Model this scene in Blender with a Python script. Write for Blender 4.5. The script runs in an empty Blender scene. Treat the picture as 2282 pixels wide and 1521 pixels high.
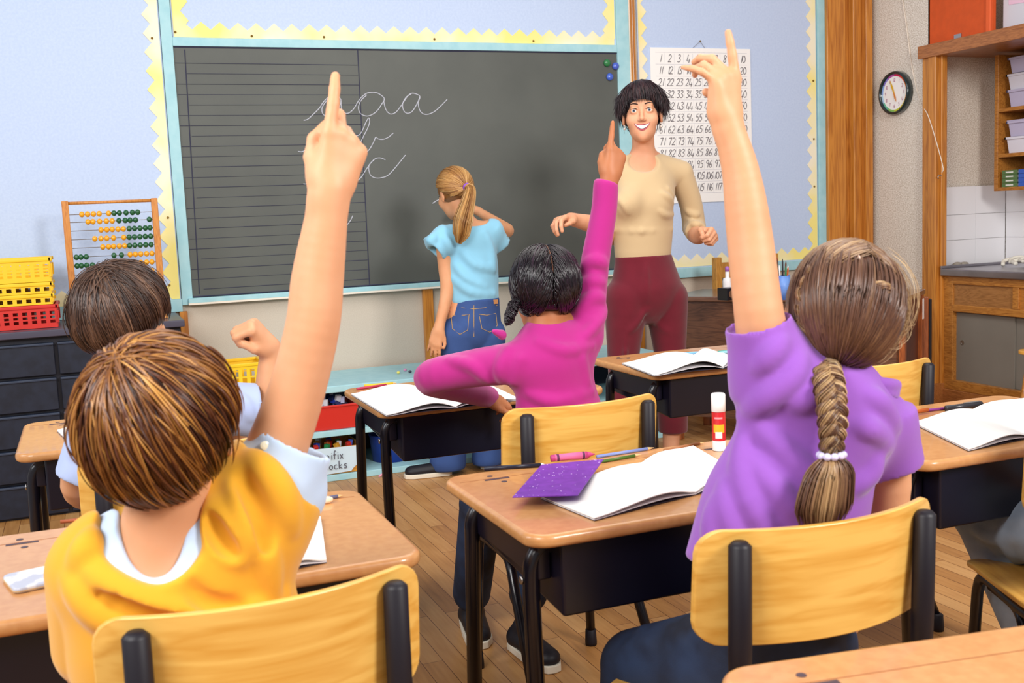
import bpy, math, random
import numpy as np
from mathutils import Vector, Matrix
SC = bpy.context.scene
COL = SC.collection
# ---------------------------------------------------------------- camera
IW, IH, FPX = 2282.0, 1521.0, 2398.0
yaw, pit, rol = math.radians(21.34), math.radians(6.79), math.radians(-2.5)
_f = np.array([math.sin(yaw)*math.cos(pit), math.cos(yaw)*math.cos(pit), -math.sin(pit)])
_r = np.array([math.cos(yaw), -math.sin(yaw), 0.0]); _u = np.cross(_r, _f)
_r, _u = _r*math.cos(rol)+_u*math.sin(rol), -_r*math.sin(rol)+_u*math.cos(rol)
EYE = np.array([0, 0, 1.2])
cam = bpy.data.objects.new('camera', bpy.data.cameras.new('camera')); COL.objects.link(cam)
cam.matrix_world = Matrix(((_r[0], _u[0], -_f[0], EYE[0]), (_r[1], _u[1], -_f[1], EYE[1]), (_r[2], _u[2], -_f[2], EYE[2]), (0, 0, 0, 1)))
cam.data.sensor_width = 36; cam.data.lens = FPX/IW*36; cam.data.clip_start = 0.05
cam.data.dof.use_dof = True; cam.data.dof.focus_distance = 3.3; cam.data.dof.aperture_fstop = 9
SC.camera = cam
# ---------------------------------------------------------------- light
SC.view_settings.view_transform = 'Standard'; SC.view_settings.look = 'None'
SC.view_settings.exposure = -0.08; SC.view_settings.gamma = 1; SC.view_settings.use_curve_mapping = False
w = bpy.data.worlds.new('world'); SC.world = w; w.use_nodes = True
w.node_tree.nodes['Background'].inputs[0].default_value = (0.97, 0.96, 1.0, 1)
w.node_tree.nodes['Background'].inputs[1].default_value = 0.44
def area(name, loc, aim, size, power, col=(1, 1, 1), sy=None):
    l = bpy.data.lights.new(name, 'AREA'); l.energy = power; l.size = size; l.color = col
    if sy: l.shape = 'RECTANGLE'; l.size_y = sy
    o = bpy.data.objects.new(name, l); COL.objects.link(o); o.location = loc
    o.rotation_euler = (Vector(aim)-Vector(loc)).to_track_quat('-Z', 'Y').to_euler(); return o
area('key_softbox', (2.3, -0.9, 2.75), (1.6, 4.2, 0.9), 1.0, 152, (1, 0.97, 0.94))
area('left_fill', (-2.6, 2.6, 2.6), (1.6, 5.2, 1.6), 1.5, 62, (0.92, 0.96, 1))  # unseen fill put in at upper left, aimed at the back wall
area('right_wall_fill', (-1.2, 0.6, 2.5), (4.5, 4.9, 1.2), 1.2, 84, (1, 0.98, 0.95))  # area light added to brighten the speckled right wall
area('overhead_fill', (1.6, 3.0, 3.1), (1.6, 3.0, 0), 2.2, 50, (1, 0.96, 0.9))  # unseen overhead area light added to represent ceiling fixtures
# ---------------------------------------------------------------- pixel helpers (points of the place found from the photograph, at their own depth)
def ray(x, y): return _r*(x-IW/2)/FPX-_u*(y-IH/2)/FPX+_f
def PY(x, y, Y): d = ray(x, y); return EYE+d*Y/d[1]
def PX(x, y, X): d = ray(x, y); return EYE+d*X/d[0]
def PZ(x, y, z): d = ray(x, y); return EYE+d*(z-EYE[2])/d[2]
# ---------------------------------------------------------------- materials
def lin(c):
    if isinstance(c, str): c = tuple(int(c[i:i+2], 16)/255 for i in (0, 2, 4))
    return tuple(((v+0.055)/1.055)**2.4 if v > 0.04045 else v/12.92 for v in c[:3])+(1,)
MATS = {}
class NT:
    def __init__(s, m): s.t = m.node_tree; s.b = s.t.nodes['Principled BSDF']
    def n(s, t, **k):
        x = s.t.nodes.new(t)
        for a, v in k.items():
            if a.startswith('i_'):
                key = a[2:]; x.inputs[int(key) if key.isdigit() else key.replace('_', ' ')].default_value = v
            else: setattr(x, a, v)
        return x
    def l(s, a, b): s.t.links.new(a, b)
def mat(name, col='888888', rough=0.6, noise=0, nscale=30, col2=None, bump=0, bscale=200, stretch=None, metal=0, spec=0.4, trans=0, alpha=1, coat=0, sheen=0, sss=0, contrast=0.15):
    if name in MATS: return MATS[name]
    m = bpy.data.materials.new(name); m.use_nodes = True; t = NT(m); b = t.b
    b.inputs['Base Color'].default_value = lin(col); b.inputs['Roughness'].default_value = rough
    b.inputs['Metallic'].default_value = metal; b.inputs['Specular IOR Level'].default_value = spec
    b.inputs['Transmission Weight'].default_value = trans; b.inputs['Alpha'].default_value = alpha
    b.inputs['Coat Weight'].default_value = coat
    if sheen: b.inputs['Sheen Weight'].default_value = sheen
    if sss: b.inputs['Subsurface Weight'].default_value = sss; b.inputs['Subsurface Radius'].default_value = (0.02, 0.008, 0.004); b.inputs['Subsurface Scale'].default_value = 0.5
    tc = t.n('ShaderNodeTexCoord'); src = tc.outputs['Object']
    if stretch:
        mp = t.n('ShaderNodeMapping'); mp.inputs['Scale'].default_value = stretch; t.l(src, mp.inputs[0]); src = mp.outputs[0]
    if col2 or noise:
        nz = t.n('ShaderNodeTexNoise', i_Scale=nscale, i_Detail=4.0); t.l(src, nz.inputs['Vector'])
        cr = t.n('ShaderNodeValToRGB'); cr.color_ramp.elements[0].position = 0.5-contrast; cr.color_ramp.elements[1].position = 0.5+contrast
        c1 = lin(col); c2 = lin(col2) if col2 else tuple(v*(1-noise) for v in c1[:3])+(1,)
        cr.color_ramp.elements[0].color = c2; cr.color_ramp.elements[1].color = c1
        t.l(nz.outputs[0], cr.inputs[0]); t.l(cr.outputs[0], b.inputs['Base Color'])
    if bump:
        n2 = t.n('ShaderNodeTexNoise', i_Scale=bscale, i_Detail=3.0); t.l(src, n2.inputs['Vector'])
        bp = t.n('ShaderNodeBump', i_Strength=bump, i_Distance=0.002); t.l(n2.outputs[0], bp.inputs['Height']); t.l(bp.outputs[0], b.inputs['Normal'])
    MATS[name] = m; return m
def wood(name, c1, c2, scale=6, stretch=(1, 12, 12), rough=0.4, dist=2.5, coat=0.2, bands=1.5):
    if name in MATS: return MATS[name]
    m = bpy.data.materials.new(name); m.use_nodes = True; t = NT(m); b = t.b
    tc = t.n('ShaderNodeTexCoord'); mp = t.n('ShaderNodeMapping'); mp.inputs['Scale'].default_value = stretch
    oi = t.n('ShaderNodeObjectInfo'); ad = t.n('ShaderNodeVectorMath', operation='ADD')
    sc = t.n('ShaderNodeMath', operation='MULTIPLY', i_1=7.0); t.l(oi.outputs['Random'], sc.inputs[0])
    t.l(tc.outputs['Object'], ad.inputs[0]); t.l(sc.outputs[0], ad.inputs[1]); t.l(ad.outputs[0], mp.inputs[0])
    nz = t.n('ShaderNodeTexNoise', i_Scale=scale, i_Detail=3.0, i_Distortion=dist*0.3); t.l(mp.outputs[0], nz.inputs['Vector'])
    mu = t.n('ShaderNodeMath', operation='MULTIPLY', i_1=bands*6); t.l(nz.outputs[0], mu.inputs[0])
    fr = t.n('ShaderNodeMath', operation='PINGPONG', i_1=0.5); t.l(mu.outputs[0], fr.inputs[0])
    n3 = t.n('ShaderNodeTexNoise', i_Scale=scale*5, i_Detail=2.0); t.l(mp.outputs[0], n3.inputs['Vector'])
    a2 = t.n('ShaderNodeMath', operation='ADD'); t.l(fr.outputs[0], a2.inputs[0]); t.l(n3.outputs[0], a2.inputs[1])
    cr = t.n('ShaderNodeValToRGB'); cr.color_ramp.elements[0].position = 0.35; cr.color_ramp.elements[1].position = 0.95
    cr.color_ramp.elements[0].color = lin(c2); cr.color_ramp.elements[1].color = lin(c1)
    t.l(a2.outputs[0], cr.inputs[0]); t.l(cr.outputs[0], b.inputs['Base Color'])
    b.inputs['Roughness'].default_value = rough; b.inputs['Coat Weight'].default_value = coat; b.inputs['Coat Roughness'].default_value = 0.25
    MATS[name] = m; return m
# ---------------------------------------------------------------- mesh helpers
def link(name, me, m, parent=None, smooth=False, bevel=0, seg=2):
    o = bpy.data.objects.new(name, me); COL.objects.link(o)
    if m is not None:
        for x in (m if isinstance(m, (list, tuple)) else [m]): me.materials.append(x)
    if parent is not None: o.parent = parent
    if smooth: me.shade_smooth()
    if bevel:
        b = o.modifiers.new('bevel', 'BEVEL'); b.width = bevel; b.segments = seg; b.limit_method = 'ANGLE'; b.angle_limit = 0.7
        me.shade_smooth(); o.modifiers.new('wn', 'WEIGHTED_NORMAL')
    return o
class MB:
    def __init__(s): s.v = []; s.f = []; s.mi = []; s.cur = 0
    def add(s, vs, fs):
        n = len(s.v); s.v += [tuple(map(float, v)) for v in vs]; s.f += [tuple(i+n for i in f) for f in fs]; s.mi += [s.cur]*len(fs); return s
    def mat(s, i): s.cur = i; return s
    def box(s, a, b, R=None, o=(0, 0, 0)):
        x0, y0, z0 = a; x1, y1, z1 = b
        vs = [(x0, y0, z0), (x1, y0, z0), (x1, y1, z0), (x0, y1, z0), (x0, y0, z1), (x1, y0, z1), (x1, y1, z1), (x0, y1, z1)]
        if R is not None: vs = [tuple(np.array(R)@np.array(v)+np.array(o)) for v in vs]
        return s.add(vs, [(0, 3, 2, 1), (4, 5, 6, 7), (0, 1, 5, 4), (1, 2, 6, 5), (2, 3, 7, 6), (3, 0, 4, 7)])
    def tube(s, pts, r, n=8, caps=True, flat=None):
        pts = [np.array(p, float) for p in pts]; K = len(pts)
        rs = r if hasattr(r, '__len__') else [r]*K
        T = [pts[min(i+1, K-1)]-pts[max(i-1, 0)] for i in range(K)]; T = [t/(np.linalg.norm(t)+1e-12) for t in T]
        up = np.array([0, 0, 1.]) if abs(T[0][2]) < 0.9 else np.array([1., 0, 0])
        a = np.cross(T[0], up); a /= np.linalg.norm(a); vs = []
        for i in range(K):
            a = a-T[i]*(a@T[i]); a /= np.linalg.norm(a)+1e-12; b = np.cross(T[i], a)
            for j in range(n):
                th = 2*math.pi*j/n; vs.append(pts[i]+rs[i]*(a*math.cos(th)+b*math.sin(th)*(flat or 1)))
        fs = [(i*n+j, i*n+(j+1) % n, (i+1)*n+(j+1) % n, (i+1)*n+j) for i in range(K-1) for j in range(n)]
        if caps: fs += [tuple(range(n))[::-1], tuple((K-1)*n+j for j in range(n))]
        return s.add(vs, fs)
    def lathe(s, prof, c=(0, 0, 0), n=24, axis=None, caps=True):
        vs = []; K = len(prof)
        A = np.eye(3) if axis is None else frame(axis)
        for r, z in prof:
            for j in range(n):
                th = 2*math.pi*j/n; vs.append(np.array(c)+A@np.array([r*math.cos(th), r*math.sin(th), z]))
        fs = [(i*n+j, i*n+(j+1) % n, (i+1)*n+(j+1) % n, (i+1)*n+j) for i in range(K-1) for j in range(n)]
        if caps: fs += [tuple(range(n))[::-1], tuple((K-1)*n+j for j in range(n))]
        return s.add(vs, fs)
    def prism(s, poly, h0, h1, fn=lambda u, v, w: (u, v, w)):
        n = len(poly); vs = [fn(p[0], p[1], h0) for p in poly]+[fn(p[0], p[1], h1) for p in poly]
        return s.add(vs, [tuple(range(n))[::-1], tuple(range(n, 2*n))]+[(i, (i+1) % n, (i+1) % n+n, i+n) for i in range(n)])
    def grid(s, P, thick=None):
        P = np.array(P); a, b = P.shape[:2]
        s.add(P.reshape(-1, 3), [(i*b+j, i*b+j+1, (i+1)*b+j+1, (i+1)*b+j) for i in range(a-1) for j in range(b-1)])
        if thick:
            Q = P+np.array(thick); n0 = len(s.v)
            s.add(Q.reshape(-1, 3), [(i*b+j, (i+1)*b+j, (i+1)*b+j+1, i*b+j+1) for i in range(a-1) for j in range(b-1)])
            m0 = n0-a*b
            ring = [(0, j) for j in range(b)]+[(i, b-1) for i in range(1, a)]+[(a-1, j) for j in range(b-2, -1, -1)]+[(i, 0) for i in range(a-2, 0, -1)]
            ids = [i*b+j for i, j in ring]
            for k in range(len(ids)):
                p, q = ids[k], ids[(k+1) % len(ids)]
                s.f.append((m0+q, m0+p, n0+p, n0+q)); s.mi.append(s.cur)
        return s
    def sph(s, c, r, n=12, m=8):
        r = r if hasattr(r, '__len__') else (r, r, r); vs = [(c[0], c[1], c[2]+r[2])]
        for i in range(1, m):
            ph = math.pi*i/m
            for j in range(n): vs.append((c[0]+r[0]*math.sin(ph)*math.cos(2*math.pi*j/n), c[1]+r[1]*math.sin(ph)*math.sin(2*math.pi*j/n), c[2]+r[2]*math.cos(ph)))
        vs.append((c[0], c[1], c[2]-r[2])); L = len(vs)-1
        fs = [(0, 1+j, 1+(j+1) % n) for j in range(n)]+[(1+i*n+j, 1+(i+1)*n+j, 1+(i+1)*n+(j+1) % n, 1+i*n+(j+1) % n) for i in range(m-2) for j in range(n)]
        fs += [(L, 1+(m-2)*n+(j+1) % n, 1+(m-2)*n+j) for j in range(n)]
        return s.add(vs, fs)
    def mesh(s, name):
        me = bpy.data.meshes.new(name); me.from_pydata(s.v, [], s.f); me.update()
        if any(s.mi): me.polygons.foreach_set('material_index', s.mi)
        return me
    def build(s, name, m, parent=None, **k): return link(name, s.mesh(name), m, parent, **k)
def frame(z, up=(0, 0, 1)):
    z = np.array(z, float); z /= np.linalg.norm(z); x = np.cross(np.array(up, float), z)
    if np.linalg.norm(x) < 1e-4: x = np.array([1., 0, 0])
    x /= np.linalg.norm(x); return np.array([x, np.cross(z, x), z]).T
def tag(o, label=None, cat=None, group=None, kind=None):
    if label: o['label'] = label
    if cat: o['category'] = cat
    if group: o['group'] = group
    if kind: o['kind'] = kind
    return o
def thing(name, label, cat, loc=(0, 0, 0), rz=0, group=None):
    o = bpy.data.objects.new(name, None); COL.objects.link(o); o.location = loc; o.rotation_euler = (0, 0, rz)
    o.empty_display_size = 0.1
    return tag(o, label, cat, group)
def struct(o): o['kind'] = 'structure'; return o
def kids(o): return [c for c in bpy.data.objects if c.parent == o]
def dup(root, loc, rz, label, group=None, skip=()):
    def cp(o, par):
        c = o.copy(); COL.objects.link(c); c.parent = par
        for ch in kids(o):
            if ch.name.split('.')[0] not in skip: cp(ch, c)
        return c
    r = cp(root, None); r.location = loc; r.rotation_euler = (0, 0, rz); r['label'] = label
    if group: r['group'] = group
    return r
def rrect(x0, y0, x1, y1, r, n=6):
    out = []
    for cx, cy, a0 in ((x1-r, y1-r, 0), (x0+r, y1-r, 90), (x0+r, y0+r, 180), (x1-r, y0+r, 270)):
        for k in range(n+1):
            a = math.radians(a0+90*k/n); out.append((cx+r*math.cos(a), cy+r*math.sin(a)))
    return out
def bez(p, n=8):   # Catmull-Rom through points
    p = [np.array(q, float) for q in p]; P = [2*p[0]-p[1]]+p+[2*p[-1]-p[-2]]; out = []
    for i in range(1, len(P)-2):
        for k in range(n):
            t = k/n; out.append(0.5*((2*P[i])+(P[i+1]-P[i-1])*t+(2*P[i-1]-5*P[i]+4*P[i+1]-P[i+2])*t*t+(3*P[i]-P[i-1]-3*P[i+1]+P[i+2])*t**3))
    return out+[p[-1]]
# handwriting: strokes in a unit box (width 0.6, height 1)
GL = {
 '0': [[(.3, 1), (.08, .8), (.05, .4), (.25, 0), (.48, .2), (.5, .6), (.3, 1)]], '1': [[(.34, 1), (.22, 0)]],
 '2': [[(.08, .8), (.25, 1), (.47, .85), (.42, .55), (.2, .25), (.03, 0), (.25, .03), (.5, .0)]],
 '3': [[(.1, .95), (.35, 1), (.46, .78), (.22, .55), (.45, .38), (.4, .08), (.15, 0), (.0, .1)]],
 '4': [[(.22, 1), (.12, .6), (.05, .18), (.3, .16), (.52, .14)], [(.42, .45), (.36, -.12)]],
 '5': [[(.5, 1), (.18, .97)], [(.18, .97), (.13, .58), (.35, .6), (.45, .35), (.3, .03), (.02, .05)]],
 '6': [[(.42, 1), (.15, .65), (.05, .25), (.2, 0), (.42, .15), (.42, .4), (.25, .48), (.08, .3)]],
 '7': [[(.05, .95), (.5, 1)], [(.5, 1), (.32, .5), (.2, 0)]],
 '8': [[(.42, .88), (.25, 1), (.1, .8), (.3, .5), (.42, .2), (.22, 0), (.05, .2), (.25, .5), (.46, .8), (.42, .88)]],
 '9': [[(.46, .85), (.28, 1), (.1, .8), (.18, .55), (.42, .65), (.46, .9)], [(.46, .9), (.4, .4), (.3, 0)]],
 'u': [[(.05, .55), (.06, .15), (.2, 0), (.38, .12), (.42, .55)], [(.42, .55), (.42, 0)]],
 'n': [[(.05, .55), (.05, 0)], [(.05, .35), (.22, .55), (.38, .45), (.4, 0)]],
 'i': [[(.15, .55), (.15, 0)], [(.15, .75), (.16, .78)]],
 'f': [[(.35, .95), (.2, 1), (.15, .8), (.15, 0)], [(.0, .55), (.35, .55)]],
 'x': [[(.05, .55), (.4, 0)], [(.4, .55), (.05, 0)]],
 'b': [[(.05, 1), (.05, 0)], [(.05, .3), (.25, .5), (.42, .3), (.28, 0), (.05, .1)]],
 'l': [[(.1, 1), (.1, 0)]],
 'o': [[(.25, .52), (.06, .4), (.08, .1), (.25, 0), (.42, .15), (.42, .42), (.25, .52)]],
 'c': [[(.4, .48), (.2, .52), (.05, .28), (.18, .0), (.42, .06)]],
 'k': [[(.05, 1), (.05, 0)], [(.38, .5), (.06, .25), (.4, 0)]],
 's': [[(.38, .5), (.15, .5), (.12, .32), (.35, .2), (.3, .0), (.05, .03)]],
 't': [[(.2, .9), (.18, 0)], [(.02, .6), (.36, .6)]],
}
def write(mb, txt, org, U, V, N, h, adv=0.55, r=0.0014, flat=0.35):
    x = 0
    org, U, V, N = (np.array(q, float) for q in (org, U, V, N))
    for ch in txt:
        if ch == ' ': x += 0.35; continue
        for st in GL[ch]:
            pts = bez(st, 4) if len(st) > 2 else st
            mb.tube([org+U*(x+p[0])*h+V*p[1]*h+N*r*0.3 for p in pts], r, n=5)
        x += {'1': .34, 'i': .32, 'l': .3, 'f': .42}.get(ch, adv)
    return mb
# ---------------------------------------------------------------- materials of the place
M_blue = mat('pinboard_blue', 'c3d3ee', 0.9, col2='bccdea', nscale=90, bump=0.3, bscale=400)
M_beige = mat('beige_wallcover', 'd3c7b7', 0.9, col2='c8baa9', nscale=260, bump=0.3, bscale=500)
M_speck = mat('speckled_board', 'f3ece2', 0.9, col2='c4b6a4', nscale=150, bump=0.3, bscale=300, contrast=0.13)
M_teal = mat('teal_paint', 'a9d3da', 0.55, col2='9ccbd4', nscale=20)
M_orange_wood = wood('varnished_trim_wood', 'cf8836', 'aa6420', 2, (9, 9, 0.5), 0.35, dist=1)
M_redwood = wood('brown_beam_wood', 'b2703a', '8a4f22', 4, (10, 1, 10), 0.4)
M_alder = wood('cabinet_wood', 'bf8038', '965a20', 4, (6, 1, 6), 0.4)
M_desk = mat('desk_laminate', 'cf975f', 0.3, col2='c68b54', nscale=60, coat=0.3, bump=0.05, bscale=900, spec=0.5)
M_navy = mat('navy_metal', '100d1e', 0.32, spec=0.5, noise=0.2, nscale=5)
M_black = mat('black_paint', '120e16', 0.25, spec=0.5)
M_ply = wood('chair_plywood', 'f0be62', 'dc9f42', 1.0, (.9, 9, 16), 0.32, coat=0.35, dist=1.2, bands=1.0)
M_ply2 = wood('seat_plywood', 'e6ae50', 'cf8f38', 1.0, (16, .9, 9), 0.35, dist=1.2, bands=1.0)
M_rubber = mat('black_rubber', '17131c', 0.5, spec=0.4)
M_white = mat('white_paper', 'f7f5f2', 0.7)
M_pagelines = mat('grey_ink', '7d7a80', 0.7)
M_metal = mat('steel', 'b8b4b0', 0.3, metal=1)
M_slot = mat('slot_dark', '4a3c44', 0.5)
M_yellow_pl = mat('yellow_plastic', 'f6c51c', 0.4, spec=0.5)
M_red_pl = mat('red_plastic', 'cf2a20', 0.4, spec=0.5)
M_blue_pl = mat('blue_plastic', '1f3fa0', 0.4, spec=0.5)
M_dcab = mat('dark_blue_cabinet_paint', '1e2434', 0.45, col2='171b28', nscale=25)
M_dcab2 = mat('cabinet_frame_paint', '22242f', 0.4)
# floor boards
def floor_mat():
    m = bpy.data.materials.new('floor_boards'); m.use_nodes = True; t = NT(m)
    tc = t.n('ShaderNodeTexCoord'); mp = t.n('ShaderNodeMapping'); mp.inputs['Rotation'].default_value = (0, 0, math.pi/2); t.l(tc.outputs['Object'], mp.inputs[0])
    br = t.n('ShaderNodeTexBrick', i_Scale=1.0, i_Mortar_Size=0.0011, i_Brick_Width=0.9, i_Row_Height=0.058)
    br.inputs['Color1'].default_value = (0, 0, 0, 1); br.inputs['Color2'].default_value = (1, 1, 1, 1); br.inputs['Mortar'].default_value = (0.5, 0.5, 0.5, 1); br.offset = 0.37
    t.l(mp.outputs[0], br.inputs[0])
    m2 = t.n('ShaderNodeMapping'); m2.inputs['Scale'].default_value = (14, 1.2, 1); t.l(tc.outputs['Object'], m2.inputs[0])
    nz = t.n('ShaderNodeTexNoise', i_Scale=5.0, i_Detail=5.0); t.l(m2.outputs[0], nz.inputs['Vector'])
    n2 = t.n('ShaderNodeTexNoise', i_Scale=2.2, i_Detail=3.0); t.l(tc.outputs['Object'], n2.inputs['Vector'])
    a = t.n('ShaderNodeMath', operation='MULTIPLY_ADD', i_1=0.35, i_2=0.0); t.l(br.outputs['Color'], a.inputs[0])
    b = t.n('ShaderNodeMath', operation='MULTIPLY_ADD', i_1=0.5); t.l(nz.outputs[0], b.inputs[0]); t.l(a.outputs[0], b.inputs[2])
    c = t.n('ShaderNodeMath', operation='MULTIPLY_ADD', i_1=0.5); t.l(n2.outputs[0], c.inputs[0]); t.l(b.outputs[0], c.inputs[2])
    cr = t.n('ShaderNodeValToRGB'); e = cr.color_ramp.elements; e[0].position = 0.3; e[0].color = lin('8a5a30'); e[1].position = 0.95; e[1].color = lin('cb9a62')
    x = e.new(0.62); x.color = lin('b58048'); t.l(c.outputs[0], cr.inputs[0])
    mx = t.n('ShaderNodeMixRGB', i_Color2=lin('6a3d1c')); t.l(br.outputs['Fac'], mx.inputs[0]); t.l(cr.outputs[0], mx.inputs[1]); t.l(mx.outputs[0], t.b.inputs['Base Color'])
    t.b.inputs['Roughness'].default_value = 0.38; t.b.inputs['Specular IOR Level'].default_value = 0.4
    return m
M_floor = floor_mat()
W = 5.4; SX = 4.5
struct(MB().box((-1.6, -1.6, -0.1), (6.2, 5.6, 0)).build('floor', M_floor))
struct(MB().box((-1.6, W, 0), (5.3, W+0.12, 3.1)).build('wall_back', M_beige))
sw = struct(MB().box((SX, 4.9, 0), (SX+0.8, W, 3.1)).box((SX, 4.88, 2.0), (SX+0.7, 4.9, 3.1)).build('wall_right', M_speck))
struct(MB().box((SX, 2.2, 2.8), (SX+0.6, 4.88, 3.1)).build('trim_1', M_speck))
# alcove: rear face parallel to the blackboard wall, side face with cabinets
AX = 5.07
alc = struct(MB().box((AX, 2.2, 0), (AX+0.1, 4.9, 3.1)).build('wall_alcove', M_speck))
til = mat('white_tile', 'f2f1f4', 0.15, spec=0.5)
tb = MB()
for zz in (0.79, 0.935, 1.08):
    h = 0.1435 if zz < 1.05 else 0.16
    tb.box((SX+0.11, 4.868, zz), (SX+0.33, 4.88, zz+h)); tb.box((SX+0.3315, 4.868, zz), (AX-0.012, 4.88, zz+h))
    for k in range(14): tb.box((AX-0.012, 4.866-0.152*(k+1), zz), (AX, 4.8645-0.152*k, zz+h))
struct(tb.build('wall_tiles', til, bevel=0.001, seg=1))
struct(MB().box((SX+0.1085, 4.872, 0.79), (SX+0.11, 4.8805, 1.24)).build('trim_7', M_pagelines))
# back wall panels
def strip(name, x0, x1, z0, z1, m, d=0.02, base=W): return struct(MB().box((x0, base-d, z0), (x1, base, z1)).build(name, m, bevel=0.002, seg=1))
pb = thing('pinboard', 'blue fabric pinboard left of the blackboard with yellow zigzag border', 'pinboard', (-0.3, W, 0.85))
pu = thing('pinboard', 'blue fabric pinboard strip above the blackboard', 'pinboard', (1.6, W, 2.1))
pr_ = thing('pinboard', 'pale blue pinboard behind the teacher with number chart on it', 'pinboard', (3.4, W, 0.85))
bt = mat('border_paper', 'f7e68a', 0.85, col2='f5ecd2', nscale=2.5, contrast=0.12)
def fab(p, x0, x1, z0, z1): MB().box((x0-p.location.x, -0.012, z0-p.location.z), (x1-p.location.x, 0, z1-p.location.z)).build('fabric_panel', M_blue, p)
fab(pb, -1.6, 0.41, 0.86, 3.0); fab(pu, 0.465, 2.79, 2.085, 3.0); fab(pr_, 2.925, 4.115, 0.845, 3.0)
def zig(p, vertical, a0, a1, edge, side, wd=0.055, amp=0.018, pitch=0.085):
    n = int(round((a1-a0)/pitch)); poly = []
    for k in range(n+1):
        t = a0+(a1-a0)*k/n; poly.append((t, edge+side*(wd-amp)))
        if k < n: poly.append((t+(a1-a0)/n/2, edge+side*(wd+amp)))
    poly = [(a0, edge)]+poly+[(a1, edge)]
    L = p.location
    fn = (lambda u, v, w: (v-L.x, w, u-L.z)) if vertical else (lambda u, v, w: (u-L.x, w, v-L.z))
    e_ = .0004*(vertical+0) ; mb = MB().prism(poly, -0.0145-e_, -0.0125-e_, fn)
    return mb.build('zigzag_border', bt, p)
def flipn(o):
    import bmesh
    b = bmesh.new(); b.from_mesh(o.data); bmesh.ops.recalc_face_normals(b, faces=b.faces); b.to_mesh(o.data); b.free()
for o in (zig(pb, 1, 0.862, 3.0, 0.405, -1), zig(pb, 0, -1.6, 0.35, 0.862, 1), zig(pu, 0, 0.47, 2.78, 2.087, 1), zig(pu, 1, 2.12, 3.0, 0.47, 1), zig(pu, 1, 2.12, 3.0, 2.785, -1),
          zig(pr_, 1, 0.85, 3.0, 4.11, -1, 0.05), zig(pr_, 1, 0.85, 3.0, 2.93, 1, 0.035), zig(pr_, 0, 2.98, 4.06, 0.85, 1)): flipn(o)
pins = mat('brass_pin', '8a6a2a', 0.4, metal=0.6)
for p, L in ((pb, ((.372, 2.08), (.378, 1.25), (.36, .93))), (pu, ((.478, 2.11), (.83, 2.098), (1.18, 2.1), (1.75, 2.1), (2.3, 2.1))), (pr_, ((4.09, 1.9), (4.09, 1.56), (4.09, 1.28)))):
    for x, z in L: MB().sph((x-p.location.x, -0.016, z-p.location.z), 0.006, 8, 6).build('pin', pins, p)
strip('trim_2', 0.412, 0.462, 0.83, 3.0, M_teal, 0.028); strip('trim_3', 0.462, 2.79, 2.045, 2.085, M_teal, 0.028)
strip('trim_4', -1.6, 0.412, 0.80, 0.86, M_teal, 0.028); strip('trim_5', 2.79, 2.865, 0.84, 3.0, M_teal, 0.028)
cp = mat('cream_paint', 'efe3d3', 0.6)
struct(MB().box((2.865, W-0.03, 0.84), (2.9, W, 3.0)).build('trim_6', cp)); 
struct(MB().box((2.870, W-0.04, 0.84), (2.8785, W-0.03, 3.0)).box((2.888, W-0.04, 0.84), (2.8965, W-0.03, 3.0)).build('trim_8', M_orange_wood))
strip('trim_9', 4.118, 4.168, 0.80, 3.0, M_teal, 0.028); strip('trim_10', 2.9, 4.12, 0.79, 0.845, M_teal, 0.028)
# door casing in the corner
dc = MB(); x = 4.168
for x1, d in ((4.30, 0.05), (4.335, 0.03), (4.352, 0.075), (4.42, 0.045), (4.47, 0.085)):
    dc.box((x, W-d, 0), (x1, W, 3.05)); x = x1
struct(dc.build('trim_11', M_orange_wood, bevel=0.004))
strip('trim_12', 1.615, 1.668, 0.40, 0.835, M_orange_wood, 0.03); strip('trim_13', 0.395, 0.432, 0.40, 0.80, M_orange_wood, 0.03)
# blackboard
bb = thing('blackboard', 'large grey green school blackboard with ruled lines and chalk writing', 'blackboard', (1.6, W-.001, 0.86))
def bx_(p, a, b, name, m, **k):
    L = p.location; return MB().box((a[0]-L.x, a[1]-L.y, a[2]-L.z), (b[0]-L.x, b[1]-L.y, b[2]-L.z)).build(name, m, p, **k)
M_board = mat('board_slate', '5b5e59', 0.5, col2='50534f', nscale=3, bump=0.1, bscale=600, spec=0.35, contrast=0.25)
bx_(bb, (0.462, W-0.018, 0.865), (2.80, W, 2.045), 'slate', M_board)
bx_(bb, (0.44, W-0.05, 0.838), (2.80, W, 0.862), 'chalk_ledge', M_teal, bevel=0.004)
bx_(bb, (0.44, W-0.055, 0.830), (2.80, W-0.03, 0.839), 'ledge_lip', cp)
bl = mat('board_line_paint', '3c3d52', 0.7); rl = MB()
for k in range(23):
    z = 1.968-k*0.0485; rl.tube([(0.466+0.05*(k % 3 == 1)-1.6, -0.0185, z-0.86), (1.34-1.6, -0.0185, z-0.86-0.002)], 0.0009 if k % 2 else 0.0013, 4)
rl.tube([(-1.086, -0.0185, 1.17), (-1.105, -0.0185, 0.02)], 0.0024, 4); rl.tube([(-0.255, -0.0185, 1.18), (-0.265, -0.0185, 0.01)], 0.0024, 4)
rl.tube([(-1.135, -0.0185, 1.182), (1.19, -0.0185, 1.182)], 0.004, 4); rl.tube([(-1.135, -0.0185, 0.007), (1.19, -0.0185, 0.007)], 0.003, 4)
rl.build('ruled_lines', bl, bb)
chalk = mat('chalk', 'c9cbd6', 0.95, noise=0.25, nscale=300); cm = MB()
def cw(px, r=0.0024):
    P = [PY(x, y, W-0.019) for x, y in px]; L = bb.location
    cm.tube([(p[0]-L.x, p[1]-L.y, p[2]-L.z) for p in bez(P, 6)], r, 5)
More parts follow.
